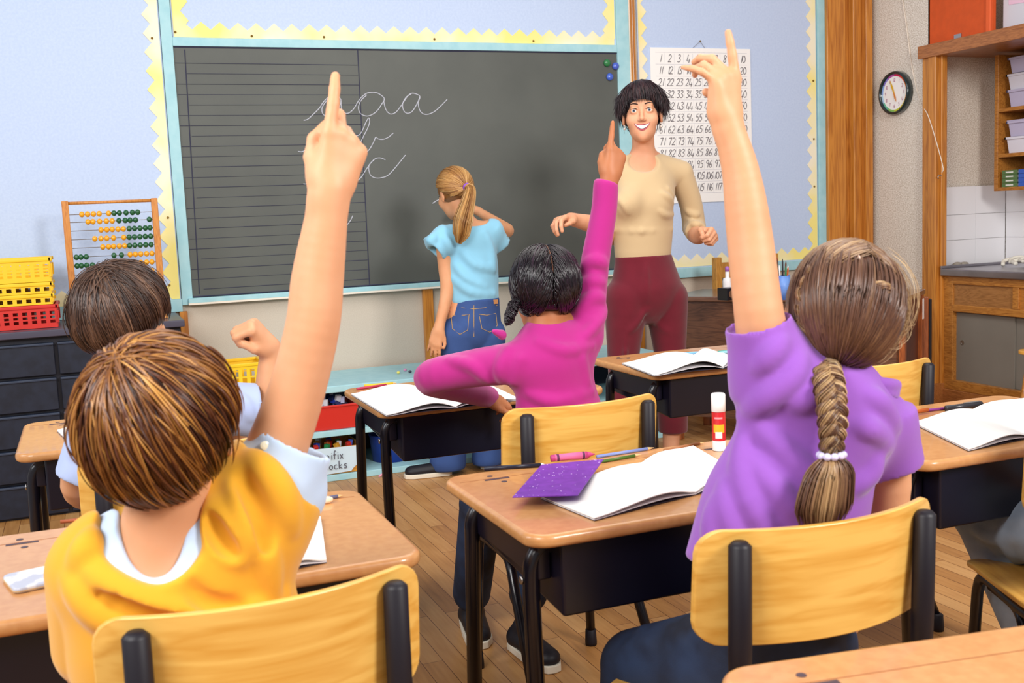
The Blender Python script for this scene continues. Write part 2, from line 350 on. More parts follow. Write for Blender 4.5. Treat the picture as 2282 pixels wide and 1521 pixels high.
S_ = lambda L, s=4.345, ox=640, oy=170: [(ox+a/s, oy+b/s) for a, b in L]
cw(S_([(160, 427), (200, 415), (250, 370), (310, 310), (350, 250), (400, 205), (470, 190), (520, 230), (490, 320), (420, 380), (350, 370), (340, 300), (400, 215)]))
cw(S_([(520, 230), (530, 330), (580, 360), (640, 320), (700, 225), (760, 170), (820, 155), (880, 165), (940, 215), (915, 270), (860, 345), (780, 385), (710, 360), (690, 300), (715, 235), (770, 180)]))
cw(S_([(940, 215), (938, 260), (960, 330), (1000, 365), (1050, 350), (1100, 290), (1140, 230), (1180, 178), (1225, 165), (1285, 195), (1260, 260), (1210, 340), (1160, 358), (1125, 325), (1120, 260), (1155, 200), (1200, 172)]))
cw(S_([(1285, 195), (1268, 260), (1290, 340), (1345, 370), (1420, 345), (1490, 285), (1550, 222)]))
cw(S_([(105, 728), (150, 728), (220, 690), (330, 620), (600, 590), (690, 570), (725, 530), (760, 450), (790, 403), (798, 440), (780, 500), (735, 590), (700, 680), (740, 735), (790, 715), (835, 640), (858, 590), (880, 606), (930, 610), (980, 590), (1028, 550)]))
cw(S_([(158, 1040), (185, 1042), (230, 1020), (320, 940), (400, 860), (470, 840), (440, 880), (420, 960), (480, 1010), (600, 1008), (660, 1012), (710, 985), (760, 910), (800, 850), (850, 800), (900, 790), (950, 808)]))
cw(S_([(850, 800), (800, 850), (790, 900), (810, 960), (860, 984), (920, 980), (980, 955), (1050, 880), (1145, 762)]))
cw(S_([(450, 1300), (500, 1340), (540, 1360), (545, 1420), (575, 1438), (610, 1400), (636, 1348)], ox=640)); cw([(964, 453), (975, 446), (990, 440)])
cm.build('chalk_writing', chalk, bb)
smg = MB()
for k, (px, py, nm) in enumerate(((1354, 140, '2e7a45'), (1373, 147, '4a63c8'), (1360, 171, '4566cc'))):
    p = PY(px, py, W-0.03); o = MB().lathe([(0.0185, 0), (0.0205, 0.006), (0.018, 0.014), (0.009, 0.019), (0.001, 0.0195)], (0, 0, 0), 20, (0, -1, 0)).build('magnet', mat('magnet_'+nm, nm, 0.25, coat=0.5), smooth=True)
    o.location = (p[0], W-0.018, p[2]); tag(o, ['round green magnet at the blackboard corner', 'upper round blue magnet at the blackboard corner', 'lower round blue magnet at the blackboard corner'][k], 'magnet', 'board magnets')
# number chart
nc = thing('number_chart', 'white number chart from 1 to 120 pinned on the blue board', 'chart', (3.32, W-0.014, 1.64))
CX0, CX1, CZ0, CZ1 = -0.322, 0.332, -0.425, 0.437
sh = MB().box((CX0, -0.004, CZ0), (CX1, 0, CZ1)).build('sheet', M_white, nc)
gx0, gx1, gz0, gz1 = -0.29, 0.308, -0.372, 0.412; gl = MB(); nm = MB()
for k in range(13): z = gz1+(gz0-gz1)*k/12; gl.box((gx0, -0.0048, z-0.0007), (gx1, -0.004, z+0.0007))
for k in range(1, 10):
    x = gx0+(gx1-gx0)*k/10
    for j in range(12): gl.box((x-0.0004, -0.0046, gz1+(gz0-gz1)*(j+1)/12+0.006), (x+0.0004, -0.004, gz1+(gz0-gz1)*j/12-0.006))
gl.build('grid_lines', mat('grid_ink', 'b9b8c4', 0.8), nc)
for i in range(120):
    r_, c_ = divmod(i, 10); t = str(i+1); h = 0.040; wd = sum({'1': .34}.get(ch, .55) for ch in t)*h
    cx = gx0+(gx1-gx0)*(c_+0.5)/10; cz = gz1+(gz0-gz1)*(r_+0.5)/12
    write(nm, t, (cx-wd/2, -0.0046, cz-h/2), (1, 0, 0), (0.12, 0, 1), (0, -1, 0), h, r=0.0019)
nm.build('numerals', mat('numeral_ink', '736d72', 0.7), nc)
MB().tube([(-0.05, -0.004, 0.437), (0.0, -0.006, 0.475), (0.03, -0.004, 0.437)], 0.0012, 5).build('hanging_string', M_pagelines, nc)
MB().sph((0, -0.006, 0.476), 0.005, 8, 6).build('nail', pins, nc)
# clock on the right wall
ck = thing('wall_clock', 'round wall clock with dark green rim and rainbow edged face', 'clock', (SX, 5.135, 1.80), math.radians(-90))
R = 0.125
MB().lathe([(R*.86, 0.03), (R*.9, 0.04), (R*.97, 0.04), (R, 0.03), (R, 0), (R*.86, 0), (R*.86, 0.03)], n=48, axis=(0, -1, 0), caps=False).build('rim', mat('clock_rim', '14282a', 0.2, coat=0.6), ck, smooth=True)
MB().lathe([(R*.87, 0.0), (R*.87, 0.026)], n=48, axis=(0, -1, 0)).build('dial', M_white, ck)
hues = ['d9205a', 'e0502a', 'e8862a', 'f0b040', 'e8d23c', 'c8cc3c', '8fc060', '70c0a0', 'b8d8f0', '90b0e8', '9080d0', 'b050a0']
for k in range(12):
    a0 = math.radians(90-30*k); seg = MB(); P = []
    for j in range(6): a = a0-math.radians(30)*j/5; P.append((R*.86*math.cos(a), R*.86*math.sin(a)))
    for j in range(5, -1, -1): a = a0-math.radians(30)*j/5; P.append((R*.77*math.cos(a), R*.77*math.sin(a)))
    flipn(seg.prism(P, -0.0262, -0.0275, lambda u, v, w_: (u, w_, v)).build('colour_segment', mat('hue_'+hues[k], hues[k], 0.5), ck))
nb = MB()
for k in range(1, 13):
    a = math.radians(90-30*k); t = str(k); h = 0.019; wd = sum({'1': .34}.get(c, .55) for c in t)*h
    write(nb, t, (R*.6*math.cos(a)-wd/2, -0.0265, R*.6*math.sin(a)-h/2), (1, 0, 0), (0, 0, 1), (0, -1, 0), h, r=0.0011)
nb.build('numerals', mat('clock_ink', 'b0708c', 0.6), ck)
def hand(a, ln, wdt, m, y):
    a = math.radians(90-a); u = np.array([math.cos(a), 0, math.sin(a)]); n = np.array([-math.sin(a), 0, math.cos(a)]); y_ = np.array([0, y, 0])
    vs = [-u*.02*ln+y_+n*wdt*.5, u*ln*.5+n*wdt+y_, u*ln+y_, u*ln*.5-n*wdt+y_, -u*.02*ln-n*wdt*.5+y_]
    flipn(MB().add(vs+[v-np.array([0, .0015, 0]) for v in vs], [(4, 3, 2, 1, 0), (5, 6, 7, 8, 9)]+[(i, (i+1) % 5, (i+1) % 5+5, i+5) for i in range(5)]).build('clock_hand', m, ck))
hand(335, R*.68, .007, mat('hand_gold', 'e0b02c', 0.4), -0.029); hand(160, R*.45, .006, mat('hand_orange', 'd9862e', 0.4), -0.031)

# right wall woodwork
struct(MB().box((SX-0.05, 4.78, 0), (SX+0.02, 4.84, 2.0)).box((SX-0.035, 4.84, 0), (SX+0.02, 4.9, 2.0)).box((SX-0.02, 4.765, 0), (SX+0.02, 4.78, 2.0)).build('trim_14', M_orange_wood, bevel=0.005))
struct(MB().box((SX-0.06, 2.2, 1.958), (SX+0.02, 4.91, 2.028)).box((SX+0.02, 2.2, 1.97), (AX, 4.88, 1.99)).build('trim_15', M_redwood, bevel=0.003))
struct(MB().box((AX-0.01, 2.2, 0), (AX, 4.88, 0.02)).box((SX-0.01, 2.2, 0), (SX+0.06, 4.77, 0.10)).box((SX-0.07, 4.76, 0), (SX+.02, 4.92, 0.13)).build('baseboard_right', M_redwood, bevel=0.004))
cord = bez([PX(2008, -20, SX-0.006), PX(2020, 60, SX-0.006), PX(2032, 150, SX-0.006), PX(2050, 225, SX-0.006), PX(2070, 262, SX-0.055), PX(2100, 365, SX-0.055), PX(2099, 385, SX-0.055)], 5)
tag(MB().tube(cord, 0.0025, 6).build('cord', cp, smooth=True), 'thin pale cord running down the wall beside the clock', 'cord')
hk = MB().tube([(0, 0, 0), (-0.02, 0, 0), (-0.025, 0, -0.012), (-0.02, 0, -0.02)], 0.003, 6).build('hook', M_metal, smooth=True); p = PX(2098, 390, SX-0.05); hk.location = p; tag(hk, 'small metal cleat screwed to the wooden post', 'hook')
# boxes on top of the beam
ob = thing('orange_panel', 'flat orange board standing on the beam above the alcove', 'board', (SX+0.0, 4.66, 2.028))
MB().box((0, -0.225, 0), (0.03, 0.235, 0.6)).build('panel', mat('orange_card', 'd9561c', 0.6, noise=0.1, nscale=20), ob, bevel=0.003)
MB().box((-0.012, -0.225, 0), (0.0, -0.195, 0.6)).build('edge_frame', mat('orange_frame', 'e8622a', 0.5), ob, bevel=0.003)
MB().box((-0.008, -0.02, 0.0), (0.0, 0.03, 0.03)).build('clip', M_metal, ob)
wb = thing('storage_box', 'white paper covered box with pink note above the shelf', 'box', (SX+0.05, 4.17, 2.028))
MB().box((0, -0.24, 0), (0.35, 0.24, 0.45)).build('box_body', mat('glossy_white_paper', 'd6d4dc', 0.35), wb, bevel=0.004)
MB().add([(-0.002, 0.20, 0.13), (-0.002, -0.24, 0.10), (-0.002, -0.24, 0.4), (-0.002, 0.215, 0.4)], [(0, 1, 2, 3)]).build('pink_note', mat('pink_paper', 'ecc3d8', 0.7), wb)
# wall shelf in alcove
shf = thing('wall_shelf', 'open wooden wall shelf holding plastic bins in the alcove', 'shelf', (AX, 4.3, 1.2))
X0 = -0.27
z0 = 0.025
MB().box((X0, 0.38, z0-.02), (0, 0.405, 0.755)).build('side_panel', M_alder, shf, bevel=.002)
MB().box((X0, -1.0, z0-.02), (0, -0.975, 0.755)).build('side_panel', M_alder, shf, bevel=.002)
MB().box((-0.012, -1.0, z0), (0, 0.38, 0.755)).build('back_panel', wood('dark_panel', '7d4a24', '5c3216', 4, (1, 6, 6)), shf)
for z in (z0-0.02, 0.19, 0.44): MB().box((X0, -0.975, z), (0, 0.38, z+0.02)).build('shelf_board', M_alder, shf, bevel=.002)
lila = mat('cloudy_plastic', 'c9c2de', 0.35, alpha=0.92); whi = mat('white_bin_plastic', 'e4e2ee', 0.35)
def bin_(label, z, y0, y1, h, m, lid=True, grp='plastic bins in the wall shelf', word=None):
    t = thing('plastic_bin', label, 'bin', (AX-0.15, (y0+y1)/2, z), 0, grp); hy = (y1-y0)/2
    P = [(-0.095, -hy+.008), (0.095, -hy+.008), (0.095, hy-.008), (-0.095, hy-.008)]
    mb = MB(); lo = [(x*.92, y*.94, 0) for x, y in P]; hi = [(x, y, h) for x, y in P]; il = [(x*.88, y*.9, .004) for x, y in P]; ih = [(x*.96, y*.96, h) for x, y in P]
    mb.add(lo+hi+il+ih, [(3, 2, 1, 0)]+[(i, (i+1) % 4, (i+1) % 4+4, i+4) for i in range(4)]+[(i+4, (i+1) % 4+4, (i+1) % 4+12, i+12) for i in range(4)]+[(i+12, (i+1) % 4+12, (i+1) % 4+8, i+8) for i in range(4)]+[(8, 9, 10, 11)])
    mb.build('bin_body', m, t, bevel=0.003)
    rim = MB()
    for a, b in (((-.102, -hy), (-.092, hy)), ((.092, -hy), (.102, hy)), ((-.102, -hy), (.102, -hy+.01)), ((-.102, hy-.01), (.102, hy))): rim.box((a[0], a[1], h-.012), (b[0], b[1], h))
    rim.build('rim', m, t)
    if lid: MB().box((-.1, -hy+.002, h), (.1, hy-.002, h+.006)).build('lid', m, t, bevel=.002)
    if word: 
        MB().tube([(-.0975, .05-.006*q, h*.45+.005*((q*7) % 3-1)) for q in range(word)], .0013, 5).build('label_scribble', M_slot, t)
    return t
zs = 1.2
bin_('cloudy lilac bin holding coloured bits on the upper shelf', zs+.46, 4.25, 4.64, .095, lila, False)
bin_('white bin stacked second from top on the upper shelf', zs+.556, 4.25, 4.645, .085, whi, False)
bin_('topmost lilac bin on the upper shelf', zs+.645, 4.25, 4.635, .085, lila, False, word=16)
bin_('clear lidded bin stacked on the middle shelf', zs+.30, 4.25, 4.64, .085, lila)
bin_('lower white bin on the middle shelf', zs+.211, 4.25, 4.65, .088, whi, False, word=9)
sk = thing('bead_bag', 'clear bag of beads on top of the shelf bins', 'bag', (AX-0.15, 4.5, zs+.732))
bagm = mat('bag_film', 'b9a8b4', 0.2, alpha=0.45); random.seed(4)
MB().sph((0, -0.05, 0.03), (0.08, 0.13, 0.045), 16, 10).build('bag_film', bagm, sk, smooth=True)
bd = MB()
for k in range(60): bd.sph((random.uniform(-.06, .06), random.uniform(-.15, .05), random.uniform(.005, .05)), .008, 6, 4)
tag(bd.build('beads', mat('mixed_beads', 'a05a30', 0.3, col2='5a4a80', nscale=60), sk), kind='stuff')
# books on the bottom shelf: horizontal stacks
gm = [mat('green_book', '5c7a4c', 0.5), mat('blue_book', '3a62c0', 0.5)]; pg = mat('book_pages', 'e8e6e0', 0.8)
for s_, (y0, y1, ttl) in enumerate(((4.545, 4.655, 'green'), (4.36, 4.54, 'blue'))):
    for k in range(4):
        t = thing('booklet', '%s booklet, %s of its stack on the bottom shelf' % (ttl, ['bottom', 'second from bottom', 'second from top', 'top'][k]), 'book', (AX-0.16, (y0+y1)/2, zs+z0+k*.0235), 0, 'booklets on the bottom shelf')
        hy = (y1-y0)/2-.003
        MB().box((-.1, -hy, 0), (.1, hy, .004)).box((-.1, -hy, .018), (.1, hy, .022)).box((-.104, -hy, 0), (-.1, hy, .022)).build('cover', gm[s_], t)
        MB().box((-.099, -hy+.003, .0042), (.09, hy-.003, .0178)).build('pages', pg, t)
        MB().box((-.1045, -hy*.5, .007), (-.104, hy*.5, .014)).build('spine_label', pg, t)
# counter and cupboards in the alcove
ct = thing('sink_counter', 'stainless steel counter top over wooden cupboards', 'counter', (SX, 4.0, 0))
st = mat('brushed_steel', 'a39fa6', 0.28, metal=0.85, noise=0.2, nscale=8)
MB().box((-0.03, -1.8, 0.745), (AX-SX-.015, 0.765, 0.785)).build('worktop', st, ct, bevel=.005)
MB().box((-0.03, 0.752, 0.785), (AX-SX-.015, 0.765, 0.80)).build('upstand', st, ct, bevel=.002)
cb = thing('base_cabinet', 'wooden sink cabinet with grey sliding doors', 'cabinet', (SX, 4.0, 0))
MB().box((0.0, 0.70, 0.1), (0.04, 0.765, 0.745)).box((0.0, -1.8, 0.70), (0.03, 0.70, 0.745)).box((0, -1.8, 0.545), (0.03, 0.70, 0.585)).box((0, -1.8, 0.1), (0.04, 0.70, 0.155)).box((0, 0.24, 0.585), (0.03, 0.28, 0.70)).build('face_frame', M_alder, cb, bevel=.003)
MB().box((0.012, 0.28, 0.585), (0.025, 0.70, 0.70)).build('drawer_front', wood('drawer_wood', 'a87440', '8c5c2e', 4, (6, 1, 6)), cb)
MB().box((0.012, -1.8, 0.585), (0.025, 0.24, 0.70)).build('drawer_front', wood('drawer_wood2', 'c07c34', 'a0642a', 4, (6, 1, 6)), cb)
gd = mat('grey_hardboard', '837d74', 0.5, noise=0.08, nscale=4)
d1 = MB().box((0.03, 0.29, 0.155), (0.038, 0.70, 0.545)).build('sliding_door', gd, cb); d2 = MB().box((0.042, -1.8, 0.155), (0.05, 0.30, 0.545)).build('sliding_door', gd, cb)
MB().lathe([(.014, 0), (.014, .002), (.010, .002), (.010, 0.0005)], (0.03, 0.655, 0.37), 16, (-1, 0, 0)).build('finger_pull', M_metal, d1)
sf = bez([(0, 0, 0), (.03, .02, .02), (.07, -.01, .03), (.1, -.05, .015), (.06, -.08, .03), (.02, -.05, .02), (-.01, -.1, .01)], 6)
o = MB().tube(sf, 0.011, 8).tube([q+np.array([.02, -.03, .012]) for q in sf], .008, 8).build('sponge_cloth', mat('cream_cloth', 'e6e0d2', 0.9), smooth=True); p = PX(2235, 597, 4.72); o.location = (4.72, p[1], .797); tag(o, 'crumpled cream cloth lying on the steel counter', 'cloth')
o = MB().sph((0, 0, .012), (.03, .02, .014), 12, 6).sph((.05, .0, .012), (.03, .02, .012), 12, 6).build('stone', mat('grey_stone', 'a39a8e', 0.8), smooth=True); o.location = (4.66, 4.83, .785); tag(o, 'small grey lump at the back of the steel counter', 'stone')
# stool seat at far right edge
o = MB().prism(rrect(-.15, -.15, .15, .15, .05), 0, .018).build('stool_seat', M_ply2, bevel=.004)
o.parent = (t := thing('stool', 'wooden stool with round legs by the sink cabinet', 'stool', (4.125, 3.62, 0))); o.location = (0, 0, .45)
for sx in (-1, 1):
    for sy in (-1, 1): MB().tube([(sx*.1, sy*.1, .45), (sx*.14, sy*.14, 0)], .013, 8).build('leg', M_alder, t, smooth=True)
# ---------------------------------------------------------------- school desk and chair
DZ = 0.672
def make_desk():
    t = thing('school_desk', '', 'desk')
    top = MB().prism(rrect(-.35, -.24, .35, .24, .045, 8), DZ-.024, DZ).build('desk_top', M_desk, t, bevel=0.010, seg=4)
    g = MB().box((-.33, .1695, DZ-.001), (.33, .171, DZ+.0004)).build('pencil_ledge_seam', mat('seam_brown', '9a5f38', .5), top)
    for x in (-.255, .255): MB().box((x-.026, .158, DZ-.001), (x+.026, .167, DZ+.0006)).build('hinge_slot', M_slot, top)
    MB().lathe([(.006, 0), (.006, .0006)], (-.26, .19, DZ)).build('screw_hole', M_slot, top); MB().lathe([(.006, 0), (.006, .0006)], (-.25, .135, DZ)).build('screw_hole', M_slot, top)
    # tray: open box with a folded front
    MB().prism([(-.215, DZ-.024), (.205, DZ-.024), (.205, DZ-.12), (-.215, DZ-.155)], -.285, .285, lambda u, v, w: (w, u, v)).build('book_tray', M_navy, t, bevel=.006)
    [MB().box((min(q, q*.92), -.17, DZ-.10), (max(q, q*.92), .16, DZ-.024)).build('side_rail', M_navy, t, bevel=.004) for q in (-.31, .31)]
    for sx in (-1, 1):
        for y, y1 in ((-.155, -.185), (.15, .18)):
            P = bez([(sx*.27, y, DZ-.045), (sx*.300, y, DZ-.05), (sx*.315, y, DZ-.075), (sx*.318, y, DZ-.12)], 5)+[(sx*.325, y1, .03)]
            l = MB().tube(P, 0.0155, 12).build('leg', M_black, t, smooth=True)
            MB().lathe([(.019, 0), (.0195, .01), (.018, .045), (.0155, .048)], (sx*.3255, y1, 0), 12).build('leg_cap', M_rubber, l, smooth=True)
    for sx in (-1, 1): MB().sph((sx*.3345, -.15, DZ-.10), (.003, .008, .008), 10, 6).build('bolt', M_metal, t, smooth=True)
    return t
desks = [('school desk in front of the boy in yellow', (.112, 1.832), 0), ('school desk with glue stick, purple card and crayon on it', (.985, 1.822), 0),
         ('school desk at right with black marker and open book', (1.862, 1.895), 0), ('school desk in front of the boy in the light blue shirt', (.148, 3.06), 0),
         ('school desk in front of the girl in magenta', (1.068, 3.10), 0), ('school desk next to the teacher with blue pens on it', (2.0, 3.225), 0), ('empty school desk in the bottom right foreground', (.935, .735), -.15)]
G1 = 'school desks of the classroom'
dk = make_desk(); dk['label'] = desks[0][0]; dk['group'] = G1; dk.location = (*desks[0][1], 0)
for l, p, r in desks[1:]: dup(dk, (*p, 0), r, l, G1)
def make_chair():
    t = thing('school_chair', '', 'chair')
    n = 21; P = []; Hh = []
    def by(u): return -.195-.012+.038*(u*u)*1.6   # ends wrap forward
    rows = []
    m = 9; hgt = .17; zt = .76
    for i in range(m):
        v = i/(m-1); row = []
        for j in range(n):
            u = j/(n-1)*2-1
            cr = .035; z = zt-hgt*v; hw = .2
            d = min(v*hgt, (1-v)*hgt)
            ins = 0 if d >= cr else cr-math.sqrt(max(0, cr*cr-(cr-d)**2))
            row.append((u*(hw-ins), by(u*(hw-ins)/hw)-.03*(.5-v)*.6, z+.004*(u*u)))
        rows.append(row)
    # finer rows near the rounded corners
    rows = []
    vs = [0, .01, .035, .08, .14, .21, .35, .5, .65, .79, .86, .92, .965, .99, 1]
    for v in vs:
        d = min(v*hgt, (1-v)*hgt); cr = .036; ins = 0 if d >= cr else cr-math.sqrt(max(0, cr*cr-(cr-d)**2)); row = []
        for j in range(n): u = j/(n-1)*2-1; x = u*(.2-ins); row.append((x, by(x/.2)-.018*(.5-v), zt-hgt*v))
        rows.append(row)
    bk = MB().grid(rows, (0, .011, 0)).build('backrest', M_ply, t, bevel=.003)
    for sx in (-1, 1):
        for zz in (.72, .64): MB().sph((sx*.155, by(.155/.2)+.008, zz), (.006, .003, .006), 10, 6).build('rivet', M_metal, bk, smooth=True)
    rows = []
    for v in [0, .02, .06, .12, .2, .4, .6, .8, .88, .94, .98, 1]:
        y = -.18+.38*v; d = min(v*.38, (1-v)*.38); cr = .05; ins = 0 if d >= cr else cr-math.sqrt(max(0, cr*cr-(cr-d)**2)); row = []
        for j in range(n): u = j/(n-1)*2-1; row.append((u*(.19-ins), y, .402+.010*u*u-.012*max(0, v-.75)**2*16+.01*(1-v)**2))
        rows.append(row)
    st = MB().grid(rows, (0, 0, -.011)).build('seat', M_ply2, t, bevel=.003)
    for sx in (-1, 1):
        for yy in (-.1, .12): MB().lathe([(.007, 0), (.006, .0015), (.001, .002)], (sx*.14, yy, .405)).build('rivet', M_metal, st, smooth=True)
    for sx in (-1, 1):
        x = sx*.155; yb = by(.155/.2)-.012
        P = [(x, yb-.008, .745), (x, yb-.004, .60)]+bez([(x, yb, .46), (x, yb+.02, .40), (x, yb+.07, .378), (x, 0, .372), (x, .12, .376), (x, .165, .366), (x, .185, .33)], 5)+[(x+sx*.012, .20, .03)]
        MB().tube(P, 0.0125, 12).build('side_tube', M_black, t, smooth=True)
        MB().tube([(x, yb-.0085, .748), (x, yb-.0085, .742), (x, yb-.004, .60), (x, yb, .47)], [.010, .016, .0165, .0145], 12).build('post_cover', M_rubber, t, smooth=True)
        P = bez([(x-sx*.01, .13, .362), (x-sx*.01, .02, .362), (x-sx*.004, -.03, .35), (x, -.06, .31)], 5)+[(x+sx*.012, -.215, .03)]
        MB().tube(P, 0.0125, 12).build('leg', M_black, t, smooth=True)
        for q in ((x+sx*.012, .201), (x+sx*.012, -.216)): MB().lathe([(.016, 0), (.0165, .01), (.0145, .045), (.012, .048)], (*q, 0), 12).build('leg_cap', M_rubber, t, smooth=True)
    MB().tube([(-.155, .10, .372), (.155, .10, .372)], .010, 10).build('cross_bar', M_black, t, smooth=True); MB().tube([(-.155, -.08, .372), (.155, -.08, .372)], .010, 10).build('cross_bar', M_black, t, smooth=True)
    return t
G2 = 'plywood school chairs'
chairs = [('plywood school chair behind the boy in yellow', (.160, 1.455), .06), ('plywood school chair behind the girl in purple, nearest to the camera', (.945, 1.39), -.02),
          ('plywood school chair behind the girl in magenta', (1.05, 2.41), 0), ('plywood school chair behind the boy in the light blue shirt', (.148, 2.44), 0),
          ('plywood school chair by the desk next to the teacher', (1.945, 2.47), 0), ('plywood school chair under the child in pale jeans at right', (1.83, 1.53), -.41)]
ch = make_chair(); ch['label'] = chairs[0][0]; ch['group'] = G2; ch.location = (*chairs[0][1], 0); ch.rotation_euler[2] = chairs[0][2]
for l, p, r in chairs[1:]: dup(ch, (*p, 0), r, l, G2)
# ---------------------------------------------------------------- bench shelf under the blackboard
be = thing('low_bench_shelf', 'low light blue bench shelf running under the blackboard', 'shelf', (1.5, 5.12, 0))
bx_(be, (.42, 4.86, .415), (2.75, 5.37, .447), 'bench_top', M_teal, bevel=.004); bx_(be, (.42, 4.88, .208), (2.75, 5.37, .236), 'shelf_board', M_teal, bevel=.003)
bx_(be, (.42, 4.87, 0), (2.75, 5.37, .03), 'bottom_board', M_teal, bevel=.003)
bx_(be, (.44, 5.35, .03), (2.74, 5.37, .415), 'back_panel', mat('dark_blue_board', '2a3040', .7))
for x in (.43, 1.47, 2.1, 2.72): bx_(be, (x, 4.875, .03), (x+.022, 5.35, .415), 'upright', mat('dark_slate_paint', '39404f', .6), bevel=.003)  # uprights in dark grey blue
strip('trim_16', 2.86, 2.91, 0.0, 0.80, M_orange_wood, 0.03)
rb = thing('red_bin', 'red plastic bin of blocks on the bench middle shelf', 'bin', (1.01, 5.0, .237))
def tub(name, m, par, w, d, h, tp=.9, th=.004):
    a = [(-w/2, -d/2), (w/2, -d/2), (w/2, d/2), (-w/2, d/2)]
    L = lambda s, q, z: [(x*s-(q if x > 0 else -q), y*s-(q if y > 0 else -q), z) for x, y in a]
    mb = MB(); mb.add(L(tp, 0, 0)+L(1, 0, h)+L(tp, th, th)+L(1, th, h), [(3, 2, 1, 0)]+[(i, (i+1) % 4, (i+1) % 4+4, i+4) for i in range(4)]+[(i+4, (i+1) % 4+4, (i+1) % 4+12, i+12) for i in range(4)]+[(i+12, (i+1) % 4+12, (i+1) % 4+8, i+8) for i in range(4)]+[(8, 9, 10, 11)])
    return mb.build(name, m, par, bevel=.003)
tub('bin_body', M_red_pl, rb, .235, .22, .115); rr = MB().box((-.122, -.115, .107), (.122, -.108, .117)).box((-.122, .108, .107), (.122, .115, .117)).box((-.122, -.115, .107), (-.115, .115, .117)).box((.115, -.115, .107), (.122, .115, .117)).build('rim', M_red_pl, rb, bevel=.002)
random.seed(7)
cols = [mat('block_white', 'f0eef4', .6), mat('block_blue', '2b3fae', .5), mat('block_lilac', 'c6c4e4', .6), mat('block_navy', '22285a', .5)]
for k in range(26):
    o = MB().box((-.016, -.012, -.009), (.016, .012, .009)).build('block', cols[k % 4], bevel=.002)
    o.location = (1.01+random.uniform(-.08, .08), 5.0+random.uniform(-.085, .08), .345+random.uniform(-.01, .028)-.02*(k > 18)); o.rotation_euler = [random.uniform(0, 3) for _ in range(3)]
    tag(o, '%s block heaped in the red bin' % ['white', 'blue', 'lilac', 'navy'][k % 4], 'block', 'blocks in the red bin')
tag(MB().box((-.1, -.09, 0), (.1, .09, .09)).build('block_heap_base', mat('block_mix', '7c7fa8', .6, col2='2b3060', nscale=90), bevel=.004), 'heap of mixed small blocks filling the red bin', 'blocks', kind='stuff').location = (1.01, 5.0, .243)
ub = thing('unifix_box', 'wooden box with a handwritten unifix blocks paper sign', 'box', (1.01, 5.01, .031))
M_box = wood('box_wood', 'd9983a', 'b87a28', 5, (1, 6, 6))
MB().box((-.12, -.13, 0), (.12, -.12, .125)).box((-.12, .12, 0), (.12, .13, .125)).box((-.12, -.12, 0), (-.11, .12, .125)).box((.11, -.12, 0), (.12, .12, .125)).box((-.11, -.12, 0), (.11, .12, .008)).build('box_body', M_box, ub, bevel=.002)
sg = MB().prism([(-.112, .002), (-.108, .128), (.098, .124), (.104, .045), (.072, .022), (.06, .008)], -.134, -.1315, lambda u, v, w: (u, w-.004*math.sin(u*30), v)).build('paper_sign', mat('sign_paper', 'c9dde8', .6), ub); flipn(sg)
wm = MB(); write(wm, 'unifix', (-.082, -.1405, .072), (1, 0, 0), (0, 0, 1), (0, -1, 0), .04, r=.0017, adv=.6); write(wm, 'blocks', (-.078, -.1405, .026), (1, 0, 0), (0, 0, 1), (0, -1, 0), .038, r=.0017, adv=.6)
wm.build('sign_lettering', mat('marker_ink', '4a4350', .7), ub)
ccol = ['d03028', '2b4fc0', 'e0a030', 'e8e4ea', '2a8a50', 'd06020']
for k in range(14):
    o = MB().box((-.011, -.011, -.03), (.011, .011, .03)).build('linking_block', mat('cube_'+ccol[k % 6], ccol[k % 6], .45), bevel=.002)
    o.location = (.922+.0132*k, 4.98+.045*((k*5) % 4)-.04, .135+.008*((k*3) % 3)); o.rotation_euler = (random.uniform(-.3, .3), random.uniform(-.3, .3), random.uniform(0, 3))
    tag(o, '%s stick of linking blocks poking from the wooden box' % ['red', 'blue', 'yellow', 'white', 'green', 'orange'][k % 6], 'block', 'linking blocks in the wooden box')
bt_ = thing('blue_tub', 'round dark blue tub on the bench bottom shelf', 'tub', (1.31, 5.05, .031))
MB().lathe([(.09, 0), (.1, .12), (.104, .125), (.104, .13), (.096, .13), (.087, .006), (.0, .006)], n=32).build('tub_body', M_blue_pl, bt_, smooth=True)
for k, (px, py, c) in enumerate(((888, 832, 'e8dc70'), (903, 826, 'd890b8'), (914, 830, '404050'))):
    p = PZ(px, py, .449); o = MB().sph((0, 0, .007), (.009, .007, .007), 8, 6).build('bead', mat('bit_'+c, c, .5)); o.location = (p[0], min(p[1], 5.3), .4475); tag(o, '%s bit lying on the light blue bench' % ['small yellow', 'small pink', 'small dark'][k], 'bead', 'bits on the bench')
o = MB().tube(bez([(0, 0, 0), (.02, .01, .006), (.03, -.01, .004), (.05, 0, .008)], 4), .005, 6).build('paper_scrap', mat('pink_scrap', 'e8a0b8', .7)); p = PZ(845, 1062, .004); o.location = (p[0], p[1], .006); tag(o, 'pink scrap lying on the floor below the bench', 'scrap')
